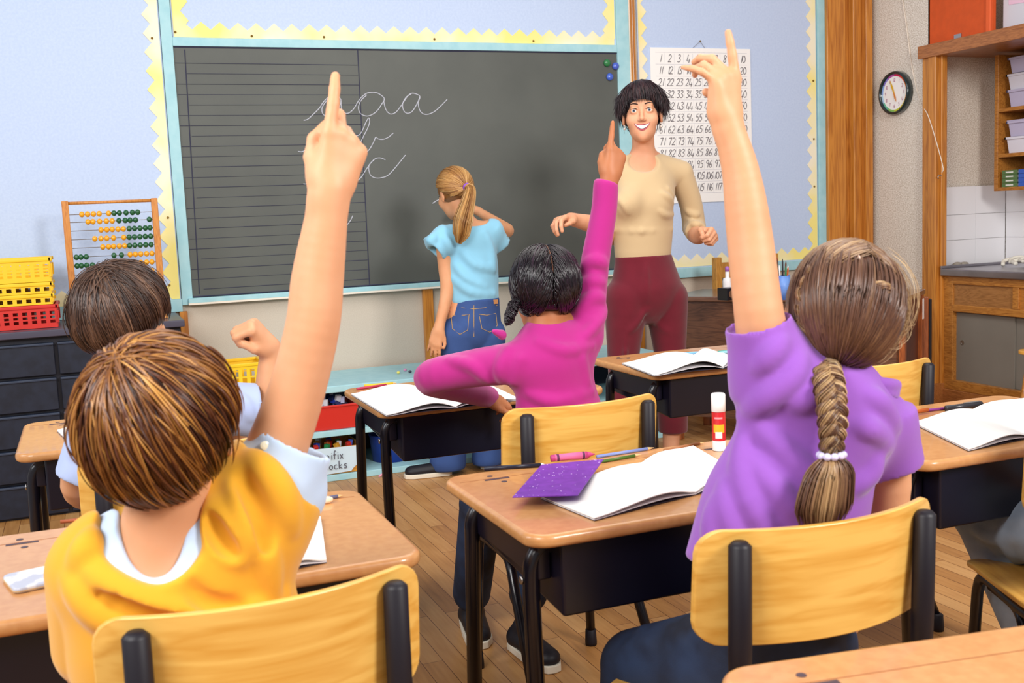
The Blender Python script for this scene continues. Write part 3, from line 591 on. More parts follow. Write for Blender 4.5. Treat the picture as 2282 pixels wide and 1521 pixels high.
# baskets with holes
def basket(label, m, loc, w=.5, d=.26, h=.115, rows=2, grp=None):
    t = thing('plastic_basket', label, 'basket', loc, 0, grp); mb = MB(); b = .008
    z0, z1 = min(.025, h*.2), max(h-.028, h*.55); nx = int(w/.034); ny = int(d/.034)
    for s in (-1, 1):
        y = s*(d/2); mb.box((-w/2, y-.002, 0), (w/2, y+.002, z0)).box((-w/2, y-.002, z1), (w/2, y+.002, h-.010))
        for k in range(1, rows): z = z0+(z1-z0)*k/rows; mb.box((-w/2, y-.0018, z-b/2.4), (w/2, y+.0018, z+b/2.4))
        for k in range(nx+1): x = -w/2+w*k/nx; mb.box((x-b, y-.0019, z0), (x+b, y+.0019, z1))
        x = s*w/2; mb.box((x-.002, -d/2, 0), (x+.002, d/2, z0)).box((x-.002, -d/2, z1), (x+.002, d/2, h-.012))
        for k in range(ny+1): y = -d/2+d*k/ny; mb.box((x-.0019, y-b, z0), (x+.0019, y+b, z1))
    mb.box((-w/2, -d/2, 0), (w/2, d/2, .004)); mb.build('basket_wall', m, t)
    r = MB()
    for s in (-1, 1): r.box((-w/2-.01, s*d/2-.006, h-.016), (w/2+.01, s*d/2+.006, h)).box((s*w/2-.006, -d/2-.006, h-.016), (s*w/2+.006, d/2+.006, h))
    r.build('rim', m, t, bevel=.003); return t
GB = 'stacked baskets on the dark cabinet'
basket('red plastic basket, bottom of the stack on the dark cabinet', M_red_pl, (-.385, 5.11, .802), .5, .26, .098, 3, GB)
basket('lower nested yellow basket above the red one', M_yellow_pl, (-.385, 5.105, .9015), .475, .25, .046, 1, GB)
basket('middle yellow basket in the stack on the dark cabinet', M_yellow_pl, (-.385, 5.105, .949), .475, .25, .047, 1, GB)
basket('topmost yellow basket in the stack on the dark cabinet', M_yellow_pl, (-.39, 5.11, .998), .49, .26, .102, 4, GB)
p = PY(510, 800, 5.05); p2 = PY(583, 800, 5.05)
basket('yellow basket standing alone on the light blue bench', M_yellow_pl, (p2[0]-.145, 5.1, .448), .29, .22, .125, 2)
# dark drawer cabinet
dc = thing('drawer_cabinet', 'long dark blue cabinet with many drawers at left', 'cabinet', (-.55, 5.13, 0))
bx_(dc, (-1.5, 4.93, 0), (.36, 5.36, .77), 'carcass', M_dcab2); bx_(dc, (-1.52, 4.885, .77), (.378, 5.365, .80), 'cabinet_top', mat('grey_top_paint', '4a4756', .35), bevel=.004)
for c_ in range(3):
    xa = [-.142, -.645, -1.148][c_]
    for r_ in range(5):
        zt = .745-.149*r_; dr = bx_(dc, (xa, 4.905, zt-.138), (xa+.488, 4.93, zt), 'drawer', M_dcab, bevel=.004)
        L = dc.location; MB().box((xa-L.x, 4.898-L.y, zt-.012), (xa+.488-L.x, 4.912-L.y, zt-.001)).build('drawer_lip', mat('lip_highlight_paint', '333c4e', .35), dr, bevel=.003)  # highlight along each drawer top put into a lighter lip colour
# abacus
ab = thing('abacus', 'wooden abacus with yellow and green beads on the dark cabinet', 'abacus', (.12, 5.1, .801))
M_ab = wood('abacus_wood', 'd18a3c', 'b56c26', 4, (8, 8, 1))
XL, XR = -.185, .185
for x in (XL, XR): MB().box((x-.014, -.013, 0), (x+.014, .013, .535)).build('post', M_ab, ab, bevel=.003); MB().prism([(-.06, 0), (.06, 0), (.05, .025), (.02, .055), (-.02, .055), (-.05, .025)], -.017, .017, lambda u, v, w, x=x: (x+w, u, v)).build('foot', M_ab, ab, bevel=.003)
MB().tube([(XL, 0, .525), (XR, 0, .525)], .007, 10).build('top_rail', M_ab, ab, smooth=True); MB().box((XL, -.01, .04), (XR, .01, .062)).build('bottom_rail', M_ab, ab, bevel=.002)
rows = [('Y182 Y195 Y208 Y221 Y242 G254 G266 G281 G295 G307', 475), ('Y196 Y207 Y222 Y237 Y250 G265 G279 G290 G302 G334', 492), ('Y225 Y238 Y250 Y263 Y275 G288 G300 G312 G324 G336', 511), ('Y211 Y225 Y238 Y253 Y276 G288 G300 G312 G324 G336', 530),
        ('Y229 Y242 Y253 Y266 Y278 G289 G301 G313 G325 G337', 549), ('G170 G180 G192 G254 G271 Y290 Y302 Y314 Y327 Y339', 569), ('G170 G181 G193 G206 G278 Y290 Y302 Y314 Y327 Y339', 588), ('G228 G240 G252 G264 G276 Y290 Y302 Y314 Y327 Y339', 608), ('G200 G212 G224 G236 G248 Y292 Y304 Y316 Y329 Y341', 628), ('Y178 Y190 Y202 Y214 Y226 G292 G304 G316 G329 G341', 648)]
bm = {'Y': mat('bead_yellow', 'eba51c', .3, coat=.5), 'G': mat('bead_green', '1f5a34', .3, coat=.5)}
bd0 = {c: MB().sph((0, 0, 0), (.0115, .013, .013), 16, 10).mesh('bead') for c in 'YG'}
for c in 'YG': bd0[c].materials.append(bm[c]); bd0[c].shade_smooth()
for rw, py in rows:
    z = PY(250, py, 5.1)[2]-.801; MB().tube([(XL, 0, z), (XR, 0, z)], .0018, 6).build('rod', M_metal, ab)
    for q in rw.split():
        x = PY(int(q[1:]), py, 5.1)[0]-.12; o = bpy.data.objects.new('bead', bd0[q[0]]); COL.objects.link(o); o.parent = ab; o.location = (max(-.158, min(.158, x)), 0, z)
# ---------------------------------------------------------------- teacher's desk
d_ = np.array([.6, -.8]); n_ = np.array([.8, .6]); K_ = np.array([3.424, 3.878]); ln_ = 1.15; dp_ = .47
td = thing('teacher_desk', 'dark brown wooden teacher desk behind the teacher', 'desk', (K_[0], K_[1], 0), math.atan2(-d_[1], -d_[0])-math.pi)
td.rotation_euler[2] = math.atan2(d_[1], d_[0])   # local +x runs towards the near right corner, +y away from the room
M_td = wood('dark_desk_wood', '6b4630', '4a2c1e', 3, (1, 8, 8), .35); M_tdt = wood('desk_top_wood', '7d5640', '5c3a2a', 3, (1, 8, 8), .2, coat=.5)
MB().box((-ln_, 0, .72), (0.01, dp_, .745)).build('desk_top', M_tdt, td, bevel=.003)
MB().box((-ln_+.03, .02, .13), (-.02, .035, .72)).build('front_panel', M_td, td)
M_leg = wood('lit_red_leg_wood', 'a35626', '7d3c18', 3, (8, 8, 1), .35)  # reddish wood, with the light falling on the leg put into its colour
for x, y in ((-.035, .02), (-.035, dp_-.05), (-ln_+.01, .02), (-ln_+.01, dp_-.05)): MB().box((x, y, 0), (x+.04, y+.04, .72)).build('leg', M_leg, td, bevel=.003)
MB().box((-.03, .06, .38), (-.015, dp_-.05, .72)).build('end_panel', wood('shaded_red_panel', '5c2a1c', '401a12', 3, (8, 8, 1)), td)  # red brown panel, darkened in colour for the shade under the top
MB().box((.005, dp_-.045, .60), (.0065, dp_-.015, .70)).build('white_sticker', M_white, td)
for x in (-ln_+.05, -.3): MB().sph((x, -.001, .732), .006, 8, 6).build('stud', M_metal, td)
sd = thing('school_bench_end', 'reddish wooden stand beside the teacher desk', 'stand', (3.83, 4.20, 0), -.6)
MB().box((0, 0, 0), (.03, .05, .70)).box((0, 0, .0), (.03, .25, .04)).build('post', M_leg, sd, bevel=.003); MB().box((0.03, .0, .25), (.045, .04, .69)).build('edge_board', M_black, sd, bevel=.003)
def ondesk(px, py): return PZ(px, py, .746)
pc = thing('pencil_cup', 'blue cup full of pens on the teacher desk', 'cup', tuple(ondesk(1745, 667)))
MB().lathe([(.030, 0), (.034, .112), (.031, .112), (.028, .004), (0, .004)], n=28).build('cup_body', mat('streaky_blue', '3f6cc4', .4, col2='6f97dc', nscale=15), pc, smooth=True)
random.seed(11)
for k, (c, L_) in enumerate((('8a3c1c', .19), ('2a1a18', .18), ('f2f0f0', .155), ('303036', .185), ('3a8a5a', .15), ('d8641e', .145), ('f6f4f0', .15), ('6a3a20', .17), ('f0ede8', .14), ('c9b070', .15))):
    a = 2.2+k*.63; t0 = np.array([.012*math.cos(a), .012*math.sin(a), .006]); t1 = t0+np.array([.014*math.cos(a), .014*math.sin(a), L_])
    o = MB().tube([t0, t0+(t1-t0)*.93, t1], [.0038, .0038, .0012], 8).build('pen', mat('pen_'+c, c, .4), smooth=True); o.location = pc.location
    tag(o, '%s pen or pencil standing in the blue cup' % ['red brown', 'black', 'white', 'dark capped', 'green', 'orange', 'cream white', 'brown', 'off white', 'tan'][k], 'pen', 'pens in the blue cup')
bxx = thing('black_box', 'small black box on the teacher desk by the bottle', 'box', tuple(ondesk(1622, 668)), .2); MB().box((-.03, -.03, 0), (.05, .04, .058)).build('box_body', M_black, bxx, bevel=.003)
MB().lathe([(.018, 0), (.018, .001)], (-.005, -.031, .03), 20, (0, -1, 0)).build('round_print', mat('brown_print', '6b4a34', .5), bxx)
bo = thing('small_bottle', 'white glue bottle with lilac cap on the teacher desk', 'bottle', tuple(ondesk(1629, 660)+np.array([.02, .06, 0])))
MB().lathe([(.018, 0), (.022, .03), (.024, .07), (.02, .085), (.01, .09), (.01, .12)], n=20).build('bottle_body', mat('white_plastic', 'f4f2f4', .35), bo, smooth=True); MB().lathe([(.011, .12), (.011, .14), (.004, .145)], n=16).build('cap', mat('lilac_cap', 'b070c8', .4), bo, smooth=True)
tc_ = thing('teacher_chair', 'wooden chair with slatted back behind the teacher desk', 'chair', (3.42, 5.12, 0), .1)
M_tc = wood('golden_oak', 'c98f3c', 'a8712a', 4, (6, 6, 1))
for sx in (-1, 1): MB().box((sx*.2-.02, -.02, 0), (sx*.2+.02, .02, .91)).build('back_post', M_tc, tc_, bevel=.004); MB().box((sx*.2-.02, -.2, 0), (sx*.2+.02, -.165, .43)).build('leg', M_tc, tc_, bevel=.004) if 0 else None
MB().box((-.18, -.01, .795), (.18, .01, .88)).build('top_slat', M_tc, tc_, bevel=.003); MB().box((-.18, -.01, .60), (.18, .01, .66)).build('lower_slat', M_tc, tc_, bevel=.003)
MB().box((-.21, .0, .42), (.21, .2, .445)).build('seat', M_tc, tc_, bevel=.004)
for sx in (-1, 1): MB().box((sx*.19-.018, .16, 0), (sx*.19+.018, .195, .42)).build('leg', M_tc, tc_, bevel=.004)
# ---------------------------------------------------------------- books and small things on the desks
def book(label, A, B, C, D, spine=.5, bulge=.02, seed=0, grp='open white exercise books'):
    """A near-left, B near-right, C far-right, D far-left corners on the desk top; spine position along AB"""
    t = thing('exercise_book', label, 'book', (A[0], A[1], DZ), 0, grp); A, B, C, D = (np.array([q[0], q[1]])-np.array([A[0], A[1]]) for q in (A, B, C, D))
    n = 25; m = 9; P = []; Cv = []
    for i in range(m):
        v = i/(m-1); row = []; cr = []
        for j in range(n):
            u = j/(n-1); q = (A*(1-u)+B*u)*(1-v)+(D*(1-u)+C*u)*v
            s = (u/spine) if u < spine else (1-u)/(1-spine)
            h = .004+bulge*(math.sin(math.pi*min(1, s**1.6)))*(1-.25*v)
            row.append((q[0], q[1], h+.002)); cr.append((q[0], q[1], .0012+bulge*.12*math.sin(math.pi*s)))
        P.append(row); Cv.append(cr)
    pg_ = MB().grid(P, (0, 0, -.0015)).build('page', M_white, t, smooth=False)
    lo = [[(a[0], a[1], a[2]*.45) for a in r] for r in P]
    MB().grid(lo, (0, 0, -.001)).build('page_block', mat('page_block_white', 'e4e2e6', .8), t)  # page block in a slightly greyer white than the top page
    MB().grid(Cv, (0, 0, -.001)).build('cover', mat('dark_cover', '37303c', .5), t)
    rnd = random.Random(seed); ln = MB()
    return t
def Zp(*L): return [PZ(x, y, DZ) for x, y in L]
book('open exercise book with purple card on the middle desk', *Zp((1325, 1161), (1650, 1085), (1540, 999), (1212, 1112))[:1], *Zp((1672, 1072)), *Zp((1545, 998)), *Zp((1205, 1112)), spine=.62, bulge=.013)
book('open exercise book in front of the girl in magenta', *Zp((862, 929), (1160, 893), (1062, 846), (783, 881)), spine=.5, bulge=.018)
book('open exercise book on the desk by the teacher', *Zp((1458, 839), (1672, 815), (1610, 788), (1386, 812)), spine=.72, bulge=.028)
book('open exercise book on the desk at the right edge', *Zp((2158, 1006), (2420, 950), (2290, 890), (2035, 945)), spine=.5, bulge=.012)
book('exercise book partly hidden behind the boy in yellow', *Zp((560, 1290), (728, 1254), (715, 1157), (560, 1185)), spine=.5, bulge=.008)
book('exercise book partly hidden by the boy in light blue', *Zp((158, 992), (330, 970), (300, 925), (128, 962)), spine=.5, bulge=.01)
o = MB().grid([[(*(PZ(x, y, DZ)[:2]), DZ+.001) for x, y in ((1062, 850), (1118, 858))], [(*(PZ(x, y, DZ)[:2]), DZ+.001) for x, y in ((1090, 842), (1140, 850))]], (0, 0, .001)).build('paper_slip', M_white); tag(o, 'small white slip of paper beside the magenta elbow', 'paper')
# purple sparkly card lying over the book
cd = [PZ(x, y, DZ+.02) for x, y in ((1142, 1109), (1288, 1104), (1345, 1024), (1207, 1036))]
cdm = MB().grid([[cd[0], cd[1]], [cd[3], cd[2]]], (0, 0, .0015)).build('purple_card', mat('purple_glitter', '7a38b4', .45, col2='6a2ea4', nscale=50)); tag(cdm, 'purple card with scattered sparkles lying on the open book', 'card')
random.seed(3); sp = MB()
for k in range(70):
    u, v = random.random(), random.random(); q = (cd[0]*(1-u)+cd[1]*u)*(1-v)+(cd[3]*(1-u)+cd[2]*u)*v; r = random.choice((.0006, .0009, .0015)); sp.lathe([(r, .0015), (r, .0021)], q, 6)
o = sp.build('sparkle_print', mat('sparkle', 'd8b8f0', .4), cdm); o['kind'] = 'stuff'
def stick(name, label, cat, a, b, r, m, z=DZ, tip=None, tm=None, grp=None, lift=0):
    A = PZ(*a, z+r); B = PZ(*b, z+r); t = thing(name, label, cat, tuple(A), 0, grp); D = B-A; D[2] += lift; L = np.linalg.norm(D)
    MB().tube([(0, 0, 0), D*(1-(tip or 0)/L)], r, 10).build('barrel', m, t, smooth=True)
    if tip: MB().tube([D*(1-tip/L), D*(1-tip*.25/L), D], [r*.98, r*.3, r*.12], 10).build('tip', tm or m, t, smooth=True)
    return t, D
M_wd = mat('pencil_wood', 'e0b47c', .6); M_pk = mat('crayon_pink', 'c2407c', .45)
t, D = stick('wax_crayon', 'fat pink wax crayon at the back of the middle desk', 'crayon', (1228, 1021), (1326, 1011), .0075, M_pk, tip=.018)
u = D/np.linalg.norm(D)
MB().tube([D*.08, D*.76], .0079, 12).build('wrapper', mat('crayon_wrapper', 'd4689a', .6), t, smooth=True)
for k in (.12, .70): MB().tube([D*k, D*(k+.05)], .0081, 12).build('wrapper_band', mat('crayon_band', '5c2a50', .6), t, smooth=True)
stick('pencil', 'blue grey pencil lying behind the crayon', 'pencil', (1330, 1017), (1458, 997), .0036, mat('pencil_blue', '7c8cc4', .4), tip=.018, tm=M_wd)
stick('pencil', 'green pencil half hidden under the white book', 'pencil', (1340, 1028), (1430, 1012), .0034, mat('pencil_green', '4a6a24', .4), tip=.018, tm=M_wd)
t, D = stick('ballpoint_pen', 'dark pen with white end on the middle desk', 'pen', (1079, 1044), (1218, 1035), .0045, mat('pen_dark', '1c1e30', .3), tip=.012, tm=M_white)
stick('pencil', 'brown pencil by the glue stick', 'pencil', (1480, 1003), (1570, 985), .0034, mat('pencil_brown', 'a06840', .5), tip=.015, tm=M_wd)
stick('pencil', 'red brown pencil on the left of the near desk', 'pencil', (135, 1162), (262, 1150), .0036, mat('pencil_redbrown', 'a0502c', .5), tip=.018, tm=M_wd)
stick('pencil', 'grey pencil on the desk beside the yellow sleeve', 'pencil', (690, 1116), (766, 1103), .0036, mat('pencil_grey', '6a6a86', .4), tip=.012, tm=M_wd)
o = MB().sph((0, 0, .006), (.014, .008, .007), 12, 8).build('eraser', mat('eraser_cream', 'f0d8b8', .6), smooth=True); p = PZ(727, 1121, DZ); o.location = (p[0], p[1], DZ+.0005); tag(o, 'cream eraser on the desk beside the yellow sleeve', 'eraser')
pcz = thing('pencil_case', 'whitish printed pencil case at the left of the near desk', 'case', tuple(PZ(100, 1295, DZ)), .25)
MB().prism(rrect(-.05, -.035, .10, .055, .012), 0, .009).build('case_body', mat('case_print', 'eceae8', .4, col2='b8bccc', nscale=28, contrast=.05), pcz, bevel=.003)
MB().prism(rrect(-.051, -.036, .101, .056, .012), .003, .0045).build('zip_edge', mat('zip_tan', 'c8a87c', .5), pcz)
o = MB().tube([(0, 0, .003), (.02, .004, .003)], .0035, 8).build('pencil_sharpener', M_metal, bevel=.0005); p = PZ(128, 1318, DZ); o.location = (p[0], p[1], DZ); tag(o, 'small metal sharpener at the front of the near desk', 'sharpener')
t, D = stick('marker_pen', 'thick black marker on the desk at the right', 'marker', (2108, 910), (2187, 900), .0075, mat('marker_black', '2e2e34', .3)); MB().tube([D*.5+np.array([0, 0, .008]), D*.95+np.array([0, 0, .008])], .002, 8).build('pocket_clip', M_metal, t)
stick('pencil', 'purple pencil pointing at the black marker', 'pencil', (2112, 909), (2030, 918), .0035, mat('pencil_purple', '8a3a8c', .4))
stick('pencil', 'orange pencil end by the purple sleeve', 'pencil', (2068, 912), (2025, 920), .0046, mat('pencil_orange', 'd0682a', .4), z=DZ+.004)
o = MB().tube([(0, 0, .003), (.035, .012, .003)], .003, 8).build('pen_clip', M_metal, smooth=True); p = PZ(2236, 903, DZ); o.location = (p[0], p[1], DZ); tag(o, 'small silver clip lying behind the open book', 'clip')
for a, b, c, l in (((795, 866), (868, 856), 'c03858', 'red pencil'), ((812, 859), (884, 853), 'ecc42c', 'yellow pencil'), ((1052, 838), (1085, 834), 'e8a818', 'orange felt pen'), ((1090, 846), (1125, 842), '7c1c4c', 'maroon felt pen'), ((1092, 835), (1130, 832), 'e4d8a8', 'cream felt pen')):
    stick('pencil', l+' on the desk of the girl in magenta', 'pencil', a, b, .004, mat('pencil_'+c, c, .4), tip=.012, tm=M_wd, grp='pencils on the magenta girl desk')
for a, b, c, l in (((1480, 790), (1524, 789), '2c4cb0', 'dark blue pen'), ((1520, 788), (1580, 785), '7cb4e0', 'light blue pen'), ((1562, 790), (1602, 787), '2c6a9c', 'petrol blue pen'), ((1590, 788), (1650, 781), '8cc0d0', 'pale blue pen'), ((1600, 785), (1660, 779), '4c9c8c', 'green pen')):
    stick('felt_pen', l+' on the desk next to the teacher', 'pen', a, b, .006, mat('felt_'+c, c, .4), grp='pens on the desk next to the teacher')
gs = thing('glue_stick', 'red and white glue stick standing on the middle desk', 'glue', (1.238, 1.966, DZ+.001))
MB().lathe([(.0142, 0), (.0142, .022)], n=24).build('base', mat('glue_white', 'f3f1f2', .3), gs, smooth=False)
MB().lathe([(.0146, .022), (.0146, .084)], n=24).build('label', mat('glue_red', 'c0242c', .3), gs)
cpz = MB().lathe([(.0152, .085), (.0152, .121), (.0135, .124), (0.001, .1245)], n=24).build('cap', mat('glue_white', 'f3f1f2', .3), gs); cpz.data.shade_smooth()
ang = -2.15
def patch(r, z0, z1, a0, a1, m, nm): 
    P = [[(r*math.cos(a0+(a1-a0)*j/8), r*math.sin(a0+(a1-a0)*j/8), z0+(z1-z0)*i/4) for j in range(9)] for i in range(5)]
    MB().grid(P).build(nm, m, gs)
patch(.0149, .040, .058, ang-.8, ang+.9, mat('label_yellow', 'f0a820', .4), 'yellow_print'); patch(.0151, .028, .042, ang-.5, ang+.5, mat('label_cream', 'e8dcd4', .4), 'white_print'); patch(.0149, .07, .074, ang-.6, ang+.6, mat('label_pink', 'e88c90', .4), 'pink_print')
# ---------------------------------------------------------------- smooth implicit bodies
V3 = lambda *a: np.array(a, float)
def nrm(v): v = np.array(v, float); return v/(np.linalg.norm(v)+1e-12)
def cap(a, b, ra, rb, flat=None):
    """tapered capsule; flat=(dir, s): squashed by s along dir"""
    a = np.array(a, float); b = np.array(b, float); ab = b-a; L2 = ab@ab+1e-12
    if flat is not None: n = nrm(flat[0]); k = 1/flat[1]-1
    def f(P):
        q = P-a; t = np.clip(q@ab/L2, 0, 1); d = q-t[:, None]*ab
        if flat is not None: d = d+(d@n)[:, None]*n*k
        r = np.sqrt((d*d).sum(1)); v = r-(ra+(rb-ra)*t)
        return v if flat is None else v*(1 if flat[1] >= 1 else (flat[1]+1)/2)
    return f
def ell(c, r, R=None):
    c = np.array(c, float); r = np.array(r, float)
    def f(P):
        q = P-c
        if R is not None: q = q@R
        k0 = np.sqrt(((q/r)**2).sum(1)); k1 = np.sqrt(((q/(r*r))**2).sum(1))+1e-9
        return k0*(k0-1)/k1
    return f
def cyl(a, b, ra, rb):
    """flat-ended tapered cylinder"""
    a = np.array(a, float); b = np.array(b, float); L = np.linalg.norm(b-a); u = (b-a)/L
    def f(P):
        q = P-a; t = q@u; d = np.sqrt(np.maximum((q*q).sum(1)-t*t, 0)); return np.maximum(d-(ra+(rb-ra)*np.clip(t/L, 0, 1)), np.maximum(-t, t-L))
    return f
def half(p, n):
    p = np.array(p, float); n = nrm(n); return lambda P: (P-p)@n
def smin(a, b, k):
    h = np.maximum(k-np.abs(a-b), 0)/k; return np.minimum(a, b)-h*h*k*.25
class S:
    def __init__(s, ops=None): s.ops = list(ops or [])
    def u(s, f, k=.02): s.ops.append(('u', f, k)); return s
    def s(s, f, k=.01): s.ops.append(('s', f, k)); return s
    def i(s, f, k=.004): s.ops.append(('i', f, k)); return s
    def d(s, g): s.ops.append(('d', g, 0)); return s
    def chain(s, pts, rs, k=.02, flat=None):
        if flat is None:
            k = .0008
            if len(pts) > 2: Q = bez([(*p, r) for p, r in zip(pts, rs)], 5); pts = [q[:3] for q in Q]; rs = [q[3] for q in Q]
        for i in range(len(pts)-1): s.u(cap(pts[i], pts[i+1], rs[i], rs[i+1], flat), k)
        return s
    def __call__(s, P, ops=None):
        v = np.full(len(P), 9.0)
        for o, f, k in (ops if ops is not None else s.ops):
            if o == 'u': v = smin(v, f(P), k)
            elif o == 's': v = -smin(-v, f(P), k)
            elif o == 'i': v = -smin(-v, -f(P), k)
            else: v = v+f(P, v)
        return v
    def sel(s, c, R):
        """ops that matter near the point c"""
        c = np.array([c]); us = [(float(f(c)[0]) if o in 'u' else None) for o, f, k in s.ops]
        m = min([x for x in us if x is not None]+[9]); out = []
        for (o, f, k), x in zip(s.ops, us):
            if o == 'u' and x > m+2*R+k+.01: continue
            if o == 's' and float(f(c)[0]) > R+k+.02: continue
            out.append((o, f, k))
        return out
    def copy(s): return S(s.ops)
def surf(fn, lo, hi, vs, name='mesh'):
    """polygonise: dual grid (surface nets) over the blocks that the surface crosses"""
    lo = np.array(lo, float); B = 10; nb = np.ceil((np.array(hi)-lo)/(vs*B)).astype(int); N = nb*B+1
    G = np.full(N, 1.0, np.float32); off = np.stack(np.meshgrid(*[np.arange(B+1)]*3, indexing='ij'), -1).reshape(-1, 3)
    bi = np.stack(np.meshgrid(*[np.arange(n) for n in nb], indexing='ij'), -1).reshape(-1, 3)
    cen = lo+(bi*B+B/2)*vs; R = vs*B*.87; dc = fn(cen)
    for b, c, d in zip(bi, cen, dc):
        o = b*B
        if abs(d) > R*1.5+.012:
            if d < 0: G[o[0]:o[0]+B+1, o[1]:o[1]+B+1, o[2]:o[2]+B+1] = -1
    for b, c, d in zip(bi, cen, dc):
        if abs(d) <= R*1.5+.012:
            o = b*B; P = lo+(o+off)*vs
            G[o[0]:o[0]+B+1, o[1]:o[1]+B+1, o[2]:o[2]+B+1] = fn(P, fn.sel(c, R)).reshape((B+1,)*3)
    neg = G < 0; C = np.zeros(N-1, np.int8)
    for i in (0, 1):
        for j in (0, 1):
            for k in (0, 1): C += neg[i:N[0]-1+i, j:N[1]-1+j, k:N[2]-1+k]
    idx = np.argwhere((C > 0) & (C < 8)); M = np.full(N-1, -1, np.int64); M[tuple(idx.T)] = np.arange(len(idx))
    acc = np.zeros((len(idx), 3)); cnt = np.zeros(len(idx))
    cs = [(i, j, k) for i in (0, 1) for j in (0, 1) for k in (0, 1)]
    val = {c: G[tuple((idx+c).T)] for c in cs}
    for c in cs:
        for ax in range(3):
            if c[ax] == 0:
                e = list(c); e[ax] = 1; a = val[c]; b = val[tuple(e)]; m = (a < 0) != (b < 0)
                t = np.clip(np.where(m, a/(a-b+1e-20), 0), 0, 1); p = np.tile(np.array(c, float), (len(idx), 1)); p[:, ax] = t
                acc[m] += p[m]; cnt[m] += 1
    verts = lo+(idx+acc/np.maximum(cnt, 1)[:, None])*vs; F = []
    for ax in range(3):
        a1, a2 = (ax+1) % 3, (ax+2) % 3
        s0 = [slice(None)]*3; s1 = [slice(None)]*3; s0[ax] = slice(0, -1); s1[ax] = slice(1, None)
        A = neg[tuple(s0)]; Bn = neg[tuple(s1)]; q = np.argwhere(A != Bn); q = q[(q[:, a1] > 0) & (q[:, a2] > 0) & (q[:, a1] < N[a1]-1) & (q[:, a2] < N[a2]-1)]
        if not len(q): continue
        e1 = np.zeros(3, int); e1[a1] = 1; e2 = np.zeros(3, int); e2[a2] = 1
        f = np.stack([M[tuple((q-x).T)] for x in (0, e1, e1+e2, e2)], 1); fl = A[tuple(q.T)]; f[~fl] = f[~fl][:, ::-1]
        F.append(f[(f >= 0).all(1)])
    F = np.concatenate(F) if F else np.zeros((0, 4), int)
    v0, v1, v2 = verts[F[:, 0]], verts[F[:, 1]], verts[F[:, 2]]
    if (np.cross(v1-v0, v2-v0)*(v0-verts.mean(0))).sum() < 0: F = F[:, ::-1]
    me = bpy.data.meshes.new(name); me.vertices.add(len(verts)); me.vertices.foreach_set('co', verts.ravel())
    me.loops.add(F.size); me.loops.foreach_set('vertex_index', F.ravel()); me.polygons.add(len(F))
    me.polygons.foreach_set('loop_start', np.arange(len(F))*4); me.polygons.foreach_set('loop_total', np.full(len(F), 4)); me.update(calc_edges=True); me.validate()
    return me
def place(me, name, m, parent=None, base=None, sub=0, smooth=4):
    """link a mesh given in world coordinates under a parent standing at base"""
    o = link(name, me, m, parent, smooth=True); b = V3(*(base if base is not None else (0, 0, 0)))
    me.transform(Matrix.Translation(-Vector(b)))
    me.update()
    # normals must point outwards
    if parent is None: o.location = b
    if smooth: s = o.modifiers.new('smooth', 'SMOOTH'); s.factor = .5; s.iterations = smooth
    return o
def hit(fn, px, py, t0=.8, t1=6.5):
    d = ray(px, py); t = t0; L = np.linalg.norm(d)
    for _ in range(200):
        v = float(fn(np.array([EYE+d*t]))[0])
        if v < .0008: return EYE+d*t
        t += max(v, .0008)*.8/L
        if t > t1: return None
def fold(fn, px, r=.008, k=.022, sink=.5, sub=False):
    """cloth fold along pixels of the photograph, laid on the garment surface"""
    pts = [hit(fn, *p) for p in px]; pts = [p for p in pts if p is not None]
    if len(pts) < 2: return []
    e = 1e-3; out = []
    for p in pts:
        g = nrm([float(fn(np.array([p+V3(*(e*(i == j) for j in range(3)))]))[0]-fn(np.array([p]))[0]) for i in range(3)]); out.append(p-g*r*(sink if not sub else -sink))
    pts = bez(out, 3) if len(out) > 2 else out; n = len(pts)
    rr = [r*(.35+.65*math.sin(math.pi*(i+.5)/n)) for i in range(n)]
    return [('s' if sub else 'u', cap(pts[i], pts[i+1], rr[i], rr[i+1]), k) for i in range(n-1)]
def head_ops(c, F, s=1.0, neck=None, child=True, lids=False):
    """c centre, F columns: right, forward, up"""
    T = lambda x, y, z: c+F@V3(x, y, z)*s
    R = F; o = []
    o += [('u', ell(T(0, -.018, .032), V3(.075, .093, .083)*s, R), .01), ('u', ell(T(0, .028, -.032), V3(.058, .060, .080)*s, R), .03), ('u', ell(T(0, .036, -.078), V3(.042, .044, .032)*s, R), .03), ('u', cap(T(0, .072, -.102), T(0, .07, -.098), .014*s, .014*s), .03)]
    for q in (-1, 1): o += [('u', ell(T(q*.040, .060, -.030), V3(.022, .022, .022)*s, R), .03)]
    o += [('u', cap(T(-.034, .077, .028), T(.034, .077, .028), .010*s, .010*s), .025)]
    for q in (-1, 1): o += [('s', ell(T(q*.031, .098, .006), V3(.017, .016, .012)*s, R), .014)]
    for q in (-1, 1):
        if lids: o += [('u', ell(T(q*.031, .0775, .005), V3(.0158, .0150, .0150)*s, R), .006), ('s', ell(T(q*.031, .096, .0035), V3(.0135, .014, .0054)*s, R), .002)]
    o += [('u', cap(T(0, .084, .008), T(0, .106, -.030), .006*s, .009*s), .012), ('u', cap(T(-.010, .096, -.034), T(.010, .096, -.034), .007*s, .007*s), .008)]
    for q in (-1, 1): o += [('u', ell(T(q*.077, -.008, -.012), V3(.008, .019, .031)*s, R), .008), ('s', ell(T(q*.086, -.004, -.010), V3(.006, .010, .018)*s, R), .006)]
    return o
